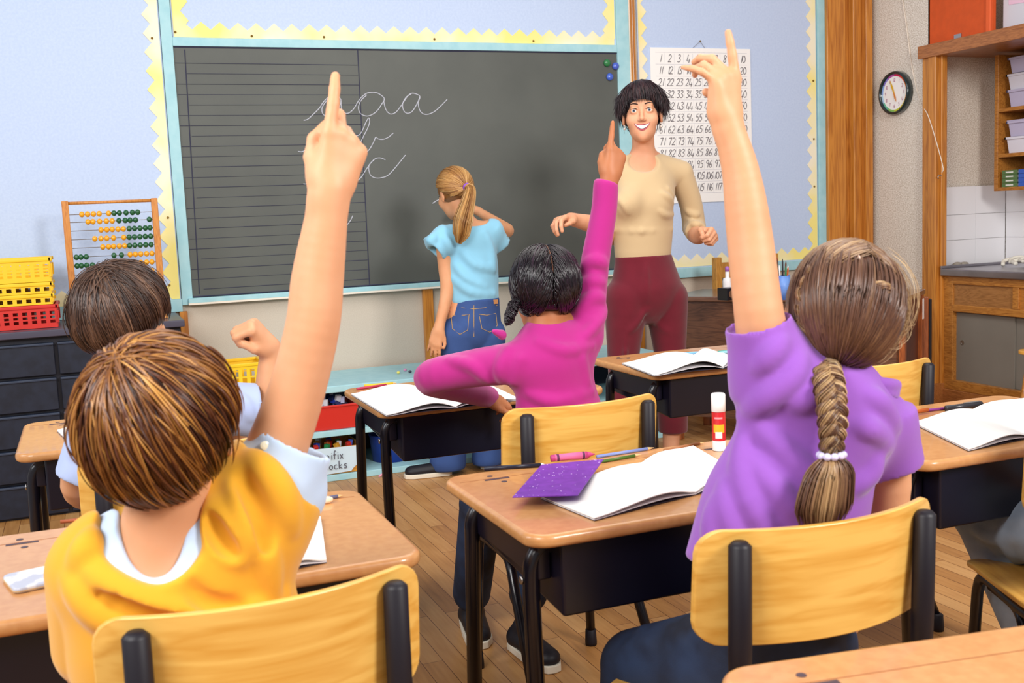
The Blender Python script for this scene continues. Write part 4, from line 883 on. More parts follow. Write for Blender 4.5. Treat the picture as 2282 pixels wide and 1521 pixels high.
def face_parts(c, F, s, par, base, lipm, smile=False, iris='4a3a28', brow='2a1a14', sdf=None):
    T = lambda x, y, z: c+F@V3(x, y, z)*s
    def on(p, out=.0008):
        if sdf is None: return p
        q = p+F[:, 1]*.03
        for _ in range(60):
            v = float(sdf(np.array([q]))[0])
            if v < .0004: break
            q = q-F[:, 1]*max(v, .0004)*.9
        return q+F[:, 1]*out
    bs = V3(*base)
    def put(mb, n, m, p=par, sm=True):
        mb.v = [tuple(V3(*v)-bs) for v in mb.v]; return mb.build(n, m, p, smooth=sm)
    for q in (-1, 1):
        e = MB(); ce = T(q*.031, .0785, .005); e.sph(ce, .0125*s, 16, 12)
        eo = put(e, 'eye', mat('eye_white', 'eee8e4', .2, coat=.6)); f = F[:, 1]
        d = MB().lathe([(.0001, .0131*s), (.0058*s, .0128*s), (.0060*s, .0115*s)][::-1], ce, 14, f); put(d, 'iris', mat('iris_'+iris, iris, .2, coat=.8), eo)
        d = MB().lathe([(.0001, .0134*s), (.0026*s, .0132*s), (.0028*s, .0120*s)][::-1], ce, 12, f); put(d, 'pupil', mat('pupil', '080608', .2), eo)
        lid = [T(q*(.031-.015*1)+q*.030*t-0*q, .0925-.010*(t)**2-.001, .0085+.0055*math.sin(math.pi*t)) for t in (0, .2, .4, .6, .8, 1)]
        put(MB().tube(lid, [.0010*s, .0017*s, .002*s, .002*s, .0018*s, .001*s], 6), 'eyelid', mat('lash_dark', '241612', .6))
        br = [T(q*(.014+.036*t), .0925-.013*t*t, .0265+.007*math.sin(math.pi*(t*.8+.1))) for t in (0, .25, .5, .75, 1)]
        br = [on(p, .0006) for p in br]
        put(MB().tube(br, [.0022*s, .0030*s, .0028*s, .0020*s, .0008*s], 6), 'eyebrow', mat('brow_'+brow, brow, .8))
    wd = .033 if smile else .022; up = .009 if smile else .001
    def lipc(w_, z0, b, y0=.0915, out=.0005): return [on(T(w_*t, y0-.018*t*t, z0+b*t*t), out) for t in (-1, -.75, -.5, -.25, 0, .25, .5, .75, 1)]
    if smile:
        ul = lipc(wd, -.0530, up-.001); ll = lipc(wd*.94, -.0745, up+.018)
        g = MB().grid([[on(T(wd*.97*t*(1-.03*k), .09, (-.053+(up-.001)*t*t)*(1-k)+(-.074+(up+.017)*t*t)*k), .0006) for t in np.linspace(-1, 1, 11)] for k in np.linspace(0, 1, 6)]); put(g, 'mouth_cavity', mat('mouth_dark', '5a1a18', .5))
        g = MB().grid([[on(T(wd*.88*t*(1-.12*k), .09, (-.0555+(up-.001)*t*t)*(1-k)+(-.068+(up+.006)*t*t)*k), .0011) for t in np.linspace(-1, 1, 11)] for k in np.linspace(0, 1, 5)]); put(g, 'teeth', mat('teeth', 'f6f1ea', .15, coat=.6))
        put(MB().tube(ul, [.0006, .0012, .0016, .0019, .0017, .0019, .0016, .0012, .0006], 8), 'upper_lip', lipm); put(MB().tube(ll, [.0006, .0014, .0022, .0027, .0029, .0027, .0022, .0014, .0006], 8), 'lower_lip', lipm)
    else:
        put(MB().tube(lipc(wd, -.058, up), [.0008, .002, .003, .0035, .003, .0035, .003, .002, .0008], 8), 'upper_lip', lipm); put(MB().tube(lipc(wd*.9, -.064, up+.003), [.0008, .002, .0034, .004, .0042, .004, .0034, .002, .0008], 8), 'lower_lip', lipm)
def hand_ops(w, u, n, side, s=1.0, curls=None, spreads=(.16, .05, -.05, -.18), thumb=None, palm_w=.038, kp=.012):
    """w wrist, u direction of fingers, n back-of-hand normal, side(+1/-1): thumb lies on +side*lat.
    curls: 4 triples of joint angles (radians), index..little; thumb=(list of local points lat,u,n)"""
    u = nrm(u); n = nrm(np.array(n)-u*(np.array(n)@u)); lat = np.cross(u, n)*side
    G = lambda a, b, c: w+(lat*a+u*b+n*c)*s
    o = []
    pl = .085
    o += [('u', cap(G(0, -.01, 0), G(0, .02, 0), .024*s, .026*s, (n, .72)), .02)]
    bx = [.028, .0095, -.0095, -.027]; by = [.083, .087, .083, .074]
    for i in range(4): o += [('u', cap(G(bx[i]*.55, .012, 0), G(bx[i], by[i]-.004, .001), .0135*s, .0112*s), .012)]
    o += [('u', cap(G(.02, .02, -.010), G(.012, .055, -.008), .014*s, .012*s), .02), ('u', cap(G(-.020, .02, -.008), G(-.020, .055, -.006), .013*s, .011*s), .02)]
    Ls = [(.042, .026, .021), (.046, .029, .022), (.043, .027, .021), (.034, .021, .019)]; rs = [.0108, .0100, .0096, .0086]
    curls = curls or [(.3, .3, .2)]*4
    for i in range(4):
        p = G(bx[i], by[i], .0); a = 0; sp = spreads[i]; du = u*math.cos(sp)+lat*math.sin(sp); r = rs[i]*s
        for j in range(3):
            a += curls[i][j]; d = du*math.cos(a)-n*math.sin(a); q = p+d*Ls[i][j]*s; r2 = r*(.90 if j < 2 else .86)
            o += [('u', cap(p, q, r, r2), .0025 if j else .007)]; p = q; r = r2
    th = thumb or [(.018, .012, -.006), (.042, .040, -.012), (.052, .068, -.012), (.052, .092, -.010)]
    tr = [.014, .0118, .0102, .0088]
    for i in range(len(th)-1): o += [('u', cap(G(*th[i]), G(*th[i+1]), tr[i]*s, tr[i+1]*s), .014 if i == 0 else .004)]
    return o
# ---------------------------------------------------------------- hair
def hair_mat(name, cols, rough=.38, spec=.5):
    if name in MATS: return MATS[name]
    m = bpy.data.materials.new(name); m.use_nodes = True; t = NT(m)
    at = t.n('ShaderNodeAttribute', attribute_name='tone'); cr = t.n('ShaderNodeValToRGB'); e = cr.color_ramp.elements
    e[0].color = lin(cols[0]); e[1].color = lin(cols[-1])
    for i, c in enumerate(cols[1:-1]): x = e.new((i+1)/(len(cols)-1)); x.color = lin(c)
    t.l(at.outputs['Fac'], cr.inputs[0]); t.l(cr.outputs[0], t.b.inputs['Base Color']); t.b.inputs['Roughness'].default_value = rough; t.b.inputs['Specular IOR Level'].default_value = spec
    t.b.inputs['Anisotropic'].default_value = .5
    MATS[name] = m; return m
def strands_mesh(P, rad, tone, name='hair', n=4, flatten=None):
    """P (S,K,3) -> one mesh of thin tapered tubes with a tone per strand"""
    P = np.asarray(P); Sn, K, _ = P.shape
    T = np.gradient(P, axis=1); T /= np.linalg.norm(T, axis=2, keepdims=True)+1e-12
    a = np.cross(T, np.array([.31, .17, .94])); a /= np.linalg.norm(a, axis=2, keepdims=True)+1e-9; b = np.cross(T, a)
    tt = np.linspace(0, 1, K); pr = np.clip(np.minimum((tt+.05)*8, 1), 0, 1)*np.clip((1.02-tt)*3.5, .08, 1)
    rad = np.broadcast_to(np.asarray(rad), (Sn,)); R = rad[:, None]*pr[None]
    V = np.empty((Sn, K, n, 3))
    for j in range(n): th = 2*math.pi*j/n; V[:, :, j] = P+R[..., None]*(a*math.cos(th)+b*math.sin(th))
    verts = V.reshape(-1, 3); s0 = (np.arange(Sn)*K*n)[:, None, None]; k0 = (np.arange(K-1)*n)[None, :, None]; j0 = np.arange(n)[None, None]; j1 = (j0+1) % n
    F = np.stack([s0+k0+j0, s0+k0+j1, s0+k0+n+j1, s0+k0+n+j0], -1).reshape(-1, 4)
    me = bpy.data.meshes.new(name); me.vertices.add(len(verts)); me.vertices.foreach_set('co', verts.ravel()); me.loops.add(F.size); me.loops.foreach_set('vertex_index', F.ravel()); me.polygons.add(len(F))
    me.polygons.foreach_set('loop_start', np.arange(len(F))*4); me.polygons.foreach_set('loop_total', np.full(len(F), 4)); me.update(calc_edges=True)
    at = me.attributes.new('tone', 'FLOAT', 'POINT'); at.data.foreach_set('value', np.repeat(tone, K*n).astype(np.float32)); me.shade_smooth()
    return me
def dirv(az, el): a, e = math.radians(az), math.radians(el); return V3(math.sin(a)*math.cos(e), math.cos(a)*math.cos(e), math.sin(e))
def slerp(a, b, t):
    d = np.clip((a*b).sum(-1), -1, 1); w = np.arccos(d); s = np.sin(w)+1e-9
    return a*(np.sin((1-t)*w)/s)[..., None]+b*(np.sin(t*w)/s)[..., None]
RNG = np.random.default_rng(5)
def scalp(c, F, rad, A, B, K=12, t0=0, t1=1, lift=0, arch=0, jit=.0, tail=None, wave=0):
    """paths over an ellipsoid from directions A to B (head frame), lifted off by `lift` (metres)"""
    Sn = len(A); tt = np.linspace(0, 1, K); t0 = np.broadcast_to(t0, (Sn,)); t1 = np.broadcast_to(t1, (Sn,)); lift = np.broadcast_to(lift, (Sn,))
    A = A+RNG.normal(0, jit, A.shape); B = B+RNG.normal(0, jit, B.shape)
    A = A/np.linalg.norm(A, axis=1, keepdims=True); B = B/np.linalg.norm(B, axis=1, keepdims=True)
    P = np.empty((Sn, K, 3)); ph = RNG.uniform(0, 6.28, Sn)
    for k, t in enumerate(tt):
        q = t0+(t1-t0)*t; D = slerp(A, B, q); e = rad*D/np.sqrt((D*D).sum(1))[:, None]
        nn = D/rad; nn /= np.linalg.norm(nn, axis=1, keepdims=True)
        e = e+nn*(lift+arch*math.sin(math.pi*t))[:, None]
        if wave: e = e+np.cross(nn, [0, 0, 1.])*(wave*np.sin(ph+t*5))[:, None]
        P[:, k] = c+e@F.T
    return P
# ---------------------------------------------------------------- people
def frameH(az, roll=0, pitch=0):
    a, r, p = (math.radians(v) for v in (az, roll, pitch))
    Rz = np.array([[math.cos(a), math.sin(a), 0], [-math.sin(a), math.cos(a), 0], [0, 0, 1]])
    Ry = np.array([[math.cos(r), 0, math.sin(r)], [0, 1, 0], [-math.sin(r), 0, math.cos(r)]])
    Rx = np.array([[1, 0, 0], [0, math.cos(p), -math.sin(p)], [0, math.sin(p), math.cos(p)]])
    return Rz@Ry@Rx
sk = lambda n, c, c2: mat(n, c, .5, col2=c2, nscale=14, sss=.12, spec=.35, contrast=.3)
SK_A = sk('skin_fair', 'dba47e', 'd2956c'); SK_B = sk('skin_brown', 'b4734c', 'a6653f'); SK_T = sk('skin_tan', 'dfa583', 'd69672'); SK_C = sk('skin_golden', 'e2a67c', 'd8966a')
LIP = mat('lip_rose', 'b8585a', .35, spec=.5); LIPT = mat('lip_pink', 'b4485a', .3, spec=.5)
def cloth(n, c, c2=None, sheen=.3): return mat(n, c, .85, col2=c2, nscale=18, bump=.25, bscale=1500, sheen=sheen, spec=.2, contrast=.3)
C_yel = cloth('yellow_knit', 'e9a82a'); C_bl = cloth('pale_blue_jersey', 'c3d8f2'); C_pnk = cloth('magenta_jersey', 'b22680'); C_pur = cloth('purple_jersey', '9358b8')
C_sky = cloth('sky_blue_jersey', '8cc8e4'); C_lb = cloth('light_blue_shirt', 'aebfe8'); C_bei = cloth('beige_knit', 'cbb088', None); C_bur = cloth('burgundy_cloth', '6e1728', '641424')
D_dk = mat('dark_denim', '121626', .8, col2='243656', nscale=6, bump=.4, bscale=900, contrast=.12); D_md = mat('mid_denim', '3c5a96', .8, col2='2c4478', nscale=9, bump=.4, bscale=900, contrast=.3); D_lt = mat('pale_denim', 'a9b6c4', .8, col2='8496ac', nscale=9, bump=.4, bscale=900)
H_yb = hair_mat('brown_hair_gold', ['1c0e0a', '3a1c10', '5c3018', '8e5a26', 'c89048'], .32); H_bb = hair_mat('dark_brown_hair', ['1a0f0c', '38231a', '5c4030', '80604a'], .4)
H_pk = hair_mat('black_hair', ['08050a', '120a10', '1e121a', '352230'], .25); H_pu = hair_mat('light_brown_hair', ['3a241e', '664636', '8e6c4c', 'b8966a', 'dcc096'], .34); H_bg = hair_mat('blond_hair', ['6e4420', '9c6a34', 'c89858', 'e8cc94'], .34)
H_te = hair_mat('dark_hair', ['120a0c', '22121a', '3a2024', '4c2a26'], .35)
def bb_(pts, m=.12): a = np.array(pts); e = V3(.03, .06, .03); return a.min(0)-m-e, a.max(0)+m+e
def body(label, base, sdf, pts, vs, m, extra=.13):
    lo, hi = bb_(pts, extra); me = surf(sdf, lo, hi, vs, 'person'); o = place(me, 'person', m, None, base, smooth=3)
    return tag(o, label, 'person')
def wear(name, sdf, pts, vs, m, par, base, extra=.16, smooth=3, lo=None, hi=None):
    l, h = bb_(pts, extra)
    if lo is not None: l = np.maximum(l, lo)
    me = surf(sdf, l, h, vs, name); return place(me, name, m, par, base, smooth=smooth)
def hairobj(meshes, name, m, par, base):
    for i, me in enumerate(meshes):
        if 'tone' not in me.attributes: a = me.attributes.new('tone', 'FLOAT', 'POINT'); a.data.foreach_set('value', np.full(len(me.vertices), .12, np.float32))
    import bmesh
    b = bmesh.new()
    for me in meshes: b.from_mesh(me)
    me = bpy.data.meshes.new(name); b.to_mesh(me); b.free(); me.shade_smooth()
    me.transform(Matrix.Translation(-Vector(base))); o = bpy.data.objects.new(name, me); COL.objects.link(o); me.materials.append(m); o.parent = par; return o
def crop(c, F, rad, pole, hl, n, lift=(.004, .018), r=.0016, K=12, jit=.03, tone=(0, 1), lowbias=1.0, over=0, cap_ops=None, azr=(-180, 180), sw=0, clump=0):
    """short hair: strands fan out from the crown and end along the hairline hl(az)"""
    az = RNG.uniform(*azr, n); B = np.array([dirv(a+sw, hl(a)-RNG.uniform(0, over or .01)) for a in az]); A = np.tile(pole, (n, 1))
    t0 = RNG.uniform(0, 1, n)**lowbias*.7; t1 = np.minimum(1, t0+RNG.uniform(.35, .75, n))
    l = RNG.uniform(*lift, n)*(.4+.6*t0)
    P = scalp(c, F, rad, A, B, K, t0, t1, l, .004, jit)
    az2 = np.radians(az); tn = .42+.17*np.sin(az2*9)+.17*np.sin(az2*23+1.3)+.12*np.sin(az2*47)+RNG.normal(0, .09, n)
    return strands_mesh(P, RNG.uniform(.6, 1.3, n)*r, np.clip(tone[0]+(tone[1]-tone[0])*tn, 0, 1))
def bundle(path, rad, n, r, tone=(.2, 1), spread=1, K=None, twist=0, taper=None):
    """tube of many thin strands following a path (list of 3-D points)"""
    P = np.array(bez(path, 6)); K = len(P); T = np.gradient(P, axis=0); T /= np.linalg.norm(T, axis=1, keepdims=True)
    a = np.cross(T, [0, 1, .1]); a /= np.linalg.norm(a, axis=1, keepdims=True); b = np.cross(T, a); out = []
    rad = np.interp(np.linspace(0, 1, K), np.linspace(0, 1, len(rad)), rad); th = RNG.uniform(0, 6.283, n); q = np.sqrt(RNG.uniform(0.25, 1, n))
    tt = np.linspace(0, 1, K)[None]; ang = th[:, None]+twist*tt+RNG.normal(0, .15, (n, 1))*tt
    X = P[None]+(a[None]*np.cos(ang)[..., None]+b[None]*np.sin(ang)[..., None])*(q[:, None]*rad[None])[..., None]*spread
    tn = np.clip(tone[0]+(tone[1]-tone[0])*(.5+.3*np.sin(th*3)+RNG.normal(0, .2, n)), 0, 1)
    return strands_mesh(X, r*RNG.uniform(.7, 1.3, n), tn)
def capmesh(c, F, rad, grow=1.0, cut=None, vs=.006):
    s = S().u(ell(c, rad*grow, F))
    if cut: 
        for f in cut: s.s(f, .01)
    return surf(s, c-rad.max()*grow-.02, c+rad.max()*grow+.02, vs)
def shoe(mb_par, base, a, toe, m, sole, h=.06, w=.038, name='shoe'):
    """a ankle floor point, toe direction (2-D), length .22"""
    a = V3(*a); d = nrm((toe[0], toe[1], 0)); n = np.cross(d, [0, 0, 1.])
    s = S().u(cap(a-d*.03+V3(0, 0, .035), a+d*.12+V3(0, 0, .03), w, w*.9, ((0, 0, 1), .8)), .01).u(cap(a-d*.035+V3(0, 0, .04), a-d*.01+V3(0, 0, .075), .033, .031), .02).i(half(a+V3(0, 0, .018), (0, 0, -1)))
    o = wear(name, s, [a-d*.05, a+d*.15+V3(0, 0, .09)], .005, m, mb_par, base, .06)
    P = [(a+d*t+n*x) for t, x in [(-.065, -.02), (-.05, -.036), (.05, -.04), (.12, -.038), (.155, -.02), (.16, 0), (.155, .02), (.12, .038), (.05, .04), (-.05, .036), (-.065, .02)]]
    b = V3(*base); k = MB(); nn = len(P); k.add([tuple(p+V3(0, 0, .001)-b) for p in P]+[tuple(p+V3(0, 0, .022)-b) for p in P], [tuple(range(nn))[::-1], tuple(range(nn, 2*nn))]+[(i, (i+1) % nn, (i+1) % nn+nn, i+nn) for i in range(nn)])
    so = k.build('sole', sole, mb_par, bevel=.003); return o
M_sole = mat('cream_sole', 'e6dcc8', .6); M_shoe = mat('black_canvas', '17141c', .5); M_sock = mat('grey_sock', 'd8d4da', .9, bump=.3, bscale=800)
# ======================= boy in yellow (nearest, left)
def yellow_boy():
    Y = 1.46; P = lambda x, y, q=Y: PY(x, y, q+.0)
    c = P(366, 968, 1.45); F = frameH(14, -7, 4); base = (c[0], c[1], 0)
    nb = P(345, 1290, 1.45); sh = P(575, 1105); el = P(695, 735, 1.45); wr = P(735, 424, 1.44)
    s = S(head_ops(c, F, 1.0)).u(cap(c+F@V3(0, -.03, -.06), nb, .050, .052), .025)
    s.chain([P(430, 1600), P(420, 1420), P(400, 1290)], [.10, .105, .10], .04, ((0, 1, 0), .72))
    s.u(cap(P(360, 1285), P(222, 1275), .05, .040), .04).u(cap(P(430, 1240), sh, .05, .045), .04)
    s.chain([P(200, 1275), P(215, 1520, 1.52), P(300, 1640, 1.66)], [.040, .034, .026], .02)
    s.chain([sh, P(652, 900, 1.46), el, P(708, 620, 1.45), P(725, 500, 1.445), wr], [.045, .039, .0365, .0350, .029, .0248], .02)
    u = nrm(P(774, 300, 1.44)-wr); s.ops += hand_ops(wr, u, (0.15, -1, 0), -1, .88, [(.12, .15, .08), (.80, 1.75, .9), (1.15, 1.65, .9), (1.4, 1.6, .9)], (.13, .02, -.04, -.10), [(.018, .012, -.010), (.036, .040, -.022), (.040, .068, -.024), (.030, .093, -.018)])
    o = body('boy in yellow top seen from behind, right arm raised with pointing finger', base, s, [P(430, 1600), c, wr, P(760, 160), P(200, 1300), P(300, 1640, 1.62)], .0035, SK_A, .11)
    face_parts(c, F, 1.0, o, base, LIP, sdf=s)
    # pale blue T-shirt under the yellow knit
    b = S().chain([P(430, 1600), P(420, 1420), P(400, 1290)], [.118, .125, .122], .05, ((0, 1, 0), .74))
    b.u(cap(P(350, 1275), P(220, 1266), .062, .050), .05).u(cap(P(440, 1250), P(590, 1120), .070, .062), .05).u(cap(P(470, 1190), P(565, 1085), .055, .05), .04).u(cap(nb+V3(0, 0, .03), nb-V3(0, 0, .05), .062, .075), .04)
    b.chain([P(215, 1270), P(222, 1430, 1.50)], [.052, .050], .03)
    tee = b.copy().u(cyl(P(580, 1120), P(651, 985), .056, .055), .02).u(cap(P(650, 1075), P(672, 1100), .034, .026), .05)
    tee.s(cyl(P(628, 1030), P(678, 930), .046, .052), .006).s(ell(P(338, 1160, 1.39), (.040, .10, .072)), .008).s(ell(P(338, 1150, 1.50), (.050, .09, .085)), .008)
    wear('tshirt', tee, [P(430, 1500), P(200, 1270), P(680, 930), P(350, 1180)], .0042, C_bl, o, base, .11, lo=(-9, -9, .50))
    y = b.copy(); y.ops = [(a, (lambda P_, f=f: f(P_)-.011), k) for a, f, k in y.ops]
    y.u(cap(P(560, 1170), P(600, 1075), .068, .056), .04)
    y.s(cyl(P(600, 1100), P(690, 960), .058, .085), .010).s(ell(P(336, 1150, 1.385), (.070, .10, .084)), .008).s(ell(P(336, 1140, 1.50), (.074, .10, .10)), .008)
    y.s(cap(P(332, 1180, 1.35), P(336, 1270, 1.35), .040, .014), .012)
    base_ = y.copy()
    fl = []
    for px, r in ((((565, 1010), (600, 1050), (635, 1110), (655, 1180)), .009), (((520, 1080), (535, 1140), (560, 1200), (600, 1240)), .010), (((470, 1120), (480, 1170), (505, 1215), (540, 1250)), .009), (((180, 1260), (260, 1320), (360, 1365), (470, 1375)), .011),
                  (((150, 1290), (190, 1350), (240, 1400)), .009), (((430, 1330), (480, 1360), (560, 1370), (640, 1330)), .011), (((210, 1190), (190, 1215), (165, 1250)), .006), (((590, 1210), (600, 1270), (610, 1330)), .008)):
        fl += fold(base_, px, r*1.35, .018)
    for px, r in ((((535, 1060), (560, 1110), (585, 1180), (590, 1220)), .0065), (((470, 1150), (490, 1200), (520, 1235)), .006), (((230, 1325), (330, 1375), (430, 1395)), .008), (((410, 1300), (470, 1345), (540, 1350)), .007)): fl += fold(base_, px, r, .016, .4, True)
    y.ops += fl
    wear('knit_top', y, [P(430, 1500), P(200, 1270), P(640, 1000), P(350, 1200)], .0042, C_yel, o, base, .11, lo=(-9, -9, .52))
    bm_ = MB(); q = hit(tee, 590, 992); 
    if q is not None: bm_.lathe([(.006, 0), (.006, .002), (.003, .003)], q-V3(*base), 14, (0, -1, .2)); bm_.build('sleeve_button', mat('button_cream', 'e8e2c8', .3), o)
    # trousers
    t = S().chain([V3(.10, 1.46, .47), V3(.04, 1.78, .445)], [.085, .062], .03).chain([V3(.20, 1.46, .47), V3(.27, 1.80, .445)], [.085, .062], .03).chain([V3(.04, 1.78, .44), V3(.03, 1.74, .09)], [.058, .05], .03).chain([V3(.27, 1.80, .44), V3(.29, 1.76, .09)], [.058, .05], .03).u(cap(V3(.15, 1.46, .5), V3(.15, 1.46, .60), .11, .105, ((0, 1, 0), .75)), .03)
    wear('trousers', t, [V3(.05, 1.40, .1), V3(.3, 1.8, .6)], .009, D_dk, o, base)
    for x in (.03, .29): shoe(o, base, (x, 1.76, 0), (0, 1), M_shoe, M_sole)
    # hair
    rad = V3(.087, .108, .100); hc = c+F@V3(0, -.016, .024)
    hl = lambda a: np.interp(abs((a+180) % 360-180), [0, 30, 60, 78, 95, 112, 140, 180], [18, 14, 2, -4, -4, -30, -52, -56])
    pole = dirv(-150, 62); ms = [capmesh(hc, F, rad, .99, [ell(c+F@V3(0, .10, -.06), V3(.08, .085, .105), F), ell(c+F@V3(.09, .02, -.07), V3(.03, .05, .05), F), ell(c+F@V3(-.09, .02, -.07), V3(.03, .05, .05), F)])]
    ms.append(crop(hc, F, rad, pole, hl, 6000, (.002, .016), .0013, 12, .05, over=12, lowbias=.8)); ms.append(crop(hc, F, rad, pole, hl, 700, (.012, .026), .0013, 12, .10, tone=(.3, 1.1), lowbias=1.6))
    hairobj(ms, 'hair', H_yb, o, base)
yellow_boy()
def sleeve_open(g, a, b, r0, r1, depth=.02):
    """carve the mouth of a sleeve"""
    a, b = V3(*a), V3(*b); u = nrm(b-a); return g.s(cyl(b-u*depth, b+u*.02, r0, r1), .003)
# ======================= girl in magenta (second row)
def pink_girl():
    Y = 2.34; P = lambda x, y, q=Y: PY(x, y, q)
    c = P(1213, 652, 2.37); F = frameH(12, 2, -4); base = (c[0], c[1], 0); s_ = .90
    nb = P(1215, 742, 2.34); shR = P(1300, 735); el = P(1330, 560, 2.36); wr = P(1360, 392, 2.35)
    shL = P(1135, 795); eL = P(960, 842, 2.50); wL = P(1088, 884, 2.775)
    s = S(head_ops(c, F, s_)).u(cap(c+F@V3(0, -.03, -.06), nb, .042, .045), .025)
    s.chain([P(1250, 1110), P(1245, 960), P(1230, 810)], [.09, .09, .085], .04, ((0, 1, 0), .72)).u(cap(P(1215, 800), shL, .036, .028), .03).u(cap(P(1230, 790), shR, .045, .04), .04)
    s.chain([shL, P(1045, 824, 2.42), eL, wL], [.027, .027, .026, .019], .02).chain([shR, el, wr], [.030, .025, .0185], .02)
    u = nrm(P(1376, 330, 2.35)-wr); s.ops += hand_ops(wr, u, (.1, -1, 0), -1, .74, [(.1, .1, .05), (.9, 1.4, .9), (1.4, 1.6, .9), (1.5, 1.6, .9)], (.06, -.08, -.10, -.12), [(.018, .012, -.010), (.034, .038, -.022), (.036, .062, -.024), (.022, .082, -.018)])
    uL = nrm(V3(.85, .25, -.42)); s.ops += hand_ops(wL, uL, (-.25, -.4, .9), 1, .78, [(.5, .7, .4), (.55, .8, .4), (.6, .8, .4), (.6, .8, .4)], (.12, .03, -.06, -.15))
    s.ops = s.ops
    o = body('girl in magenta long sleeved top raising her right arm, seen from behind', base, s, [P(1250, 1110), c, wr, P(1367, 268), eL, wL, wL+uL*.1], .0036, SK_B, .10)
    face_parts(c, F, s_, o, base, LIP, sdf=s)
    b = S().chain([P(1252, 1130), P(1250, 960), P(1232, 820)], [.108, .100, .098], .05, ((0, 1, 0), .75)).u(cap(P(1215, 800), P(1150, 808), .055, .048), .05).u(cap(P(1235, 795), P(1300, 745), .056, .050), .05).u(cap(nb+V3(0, 0, -.01), nb-V3(0, 0, .05), .052, .06), .04)
    b.chain([P(1150, 808), P(1045, 822, 2.42), eL, P(1020, 864, 2.64), wL], [.050, .045, .042, .036, .030], .02).chain([P(1300, 740), P(1318, 640, 2.36), el, P(1346, 470, 2.355), P(1350, 412, 2.35)], [.050, .038, .034, .031, .030], .02)
    b.u(cap(P(1118, 745, 2.33), P(1100, 738, 2.32), .012, .006), .03)
    b.s(half(P(1352, 404, 2.35), -(u)), .003).s(ell(P(1215, 735, 2.30), (.062, .08, .045)), .01) if 0 else b.s(ell(P(1213, 690, 2.36), (.046, .06, .032)), .01)
    b.i(half(P(1352, 404, 2.35)+u*0, u), .004)
    k0 = b.copy(); fl = []
    for px, r in ((((1295, 760), (1330, 720), (1350, 690)), .007), (((1290, 640), (1320, 625), (1345, 630)), .006), (((1300, 590), (1330, 580), (1350, 590)), .006), (((1290, 690), (1320, 660), (1345, 665)), .007), (((1160, 800), (1140, 850), (1130, 890)), .009), (((1130, 780), (1115, 820), (1120, 850)), .007),
                  (((1180, 880), (1240, 895), (1320, 870)), .007), (((1200, 760), (1260, 780), (1320, 770)), .006), (((1300, 800), (1310, 850), (1340, 890)), .007), (((1000, 800), (1050, 815), (1090, 850)), .006)): fl += fold(k0, px, r, .02)
    b.ops += fl
    wear('long_sleeved_top', b, [P(1250, 1110), eL, wL, P(1352, 400, 2.35), P(1200, 740)], .0042, C_pnk, o, base, .10, lo=(-9, -9, .46))
    hip = P(1250, 1150, 2.34)[0]; t = S()
    aL = PZ(1052, 1335, .09); aR = PZ(1180, 1385, .10); kL = V3(.93, 2.66, .43); kR = V3(1.17, 2.70, .43)
    t.u(cap(V3(hip, 2.34, .50), V3(hip, 2.35, .56), .10, .098, ((0, 1, 0), .8)), .03)
    t.chain([V3(hip-.06, 2.36, .475), kL], [.078, .060], .02).chain([V3(hip+.06, 2.36, .475), kR], [.078, .060], .02).chain([kL, aL+V3(0, 0, .02)], [.058, .055], .01).chain([kR, aR+V3(0, 0, .08)], [.058, .052], .01)
    wear('jeans', t, [aL, aR, kL, kR, V3(hip, 2.3, .6)], .007, D_dk, o, base)
    sk_ = S().chain([aR+V3(0, 0, .10), aR-V3(0, 0, .02)], [.034, .034]); wear('sock', sk_, [aR, aR+V3(0, 0, .1)], .006, M_sock, o, base, .06)
    shoe(o, base, (aL[0], aL[1], 0), (-.2, -1), M_shoe, M_sole); shoe(o, base, (aR[0], aR[1]+.03, 0), (0.1, -1), M_shoe, M_sole)
    # centre parted black hair with two braids
    rad = V3(.075, .094, .086)*1.0; hc = c+F@V3(0, -.016, .026)*s_
    ms = [capmesh(hc, F, rad, .985, [ell(c+F@V3(0, .10, -.05), V3(.07, .08, .09), F)])]
    n = 2400; side = RNG.choice([-1, 1], n); q = RNG.uniform(0, 1, n); azp = 180*np.ones(n); el_ = 60+ (1-q)*100
    A = np.array([[s*.02, math.cos(math.radians(e)), math.sin(math.radians(e))] for s, e in zip(side, RNG.uniform(20, 190, n))])
    B = np.array([dirv(s*RNG.uniform(105, 150), RNG.uniform(-62, -34)) for s in side])
    ms.append(strands_mesh(scalp(hc, F, rad, A, B, 12, RNG.uniform(0, .35, n), RNG.uniform(.7, 1.02, n), RNG.uniform(.002, .008, n), .004, .02), .0013*RNG.uniform(.6, 1.3, n), np.clip(RNG.normal(.45, .22, n), 0, 1)))
    n = 700; A = np.array([dirv(RNG.uniform(-170, 170)+180, RNG.uniform(-30, 10)) for _ in range(n)]); B = A*V3(1, 1, 0)+V3(0, 0, -.95)
    ms.append(strands_mesh(scalp(hc, F, rad, A, B, 10, RNG.uniform(0, .3, n), RNG.uniform(.45, .75, n), RNG.uniform(.002, .007, n), .004, .02), .0013*RNG.uniform(.6, 1.3, n), np.clip(RNG.normal(.4, .22, n), 0, 1)))
    for pth in ([P(1152, 668, 2.34), P(1140, 692, 2.33), P(1135, 708, 2.32), P(1131, 724, 2.31)], [P(1262, 690, 2.40), P(1270, 712, 2.42), P(1265, 735, 2.44), P(1260, 750, 2.46)]):
        P3 = np.array(bez(pth, 8)); K = len(P3); t_ = np.linspace(0, 1, K)
        for j in range(3):
            ph = 2*math.pi*j/3; off = np.stack([.009*np.sin(t_*16+ph), .005*np.sin(2*(t_*16+ph)), 0*t_], 1); ms.append(bundle(list((P3+off)[::3]), [.007, .007, .006, .003], 26, .0013, (.1, .9)))
    hairobj(ms, 'hair', H_pk, o, base)
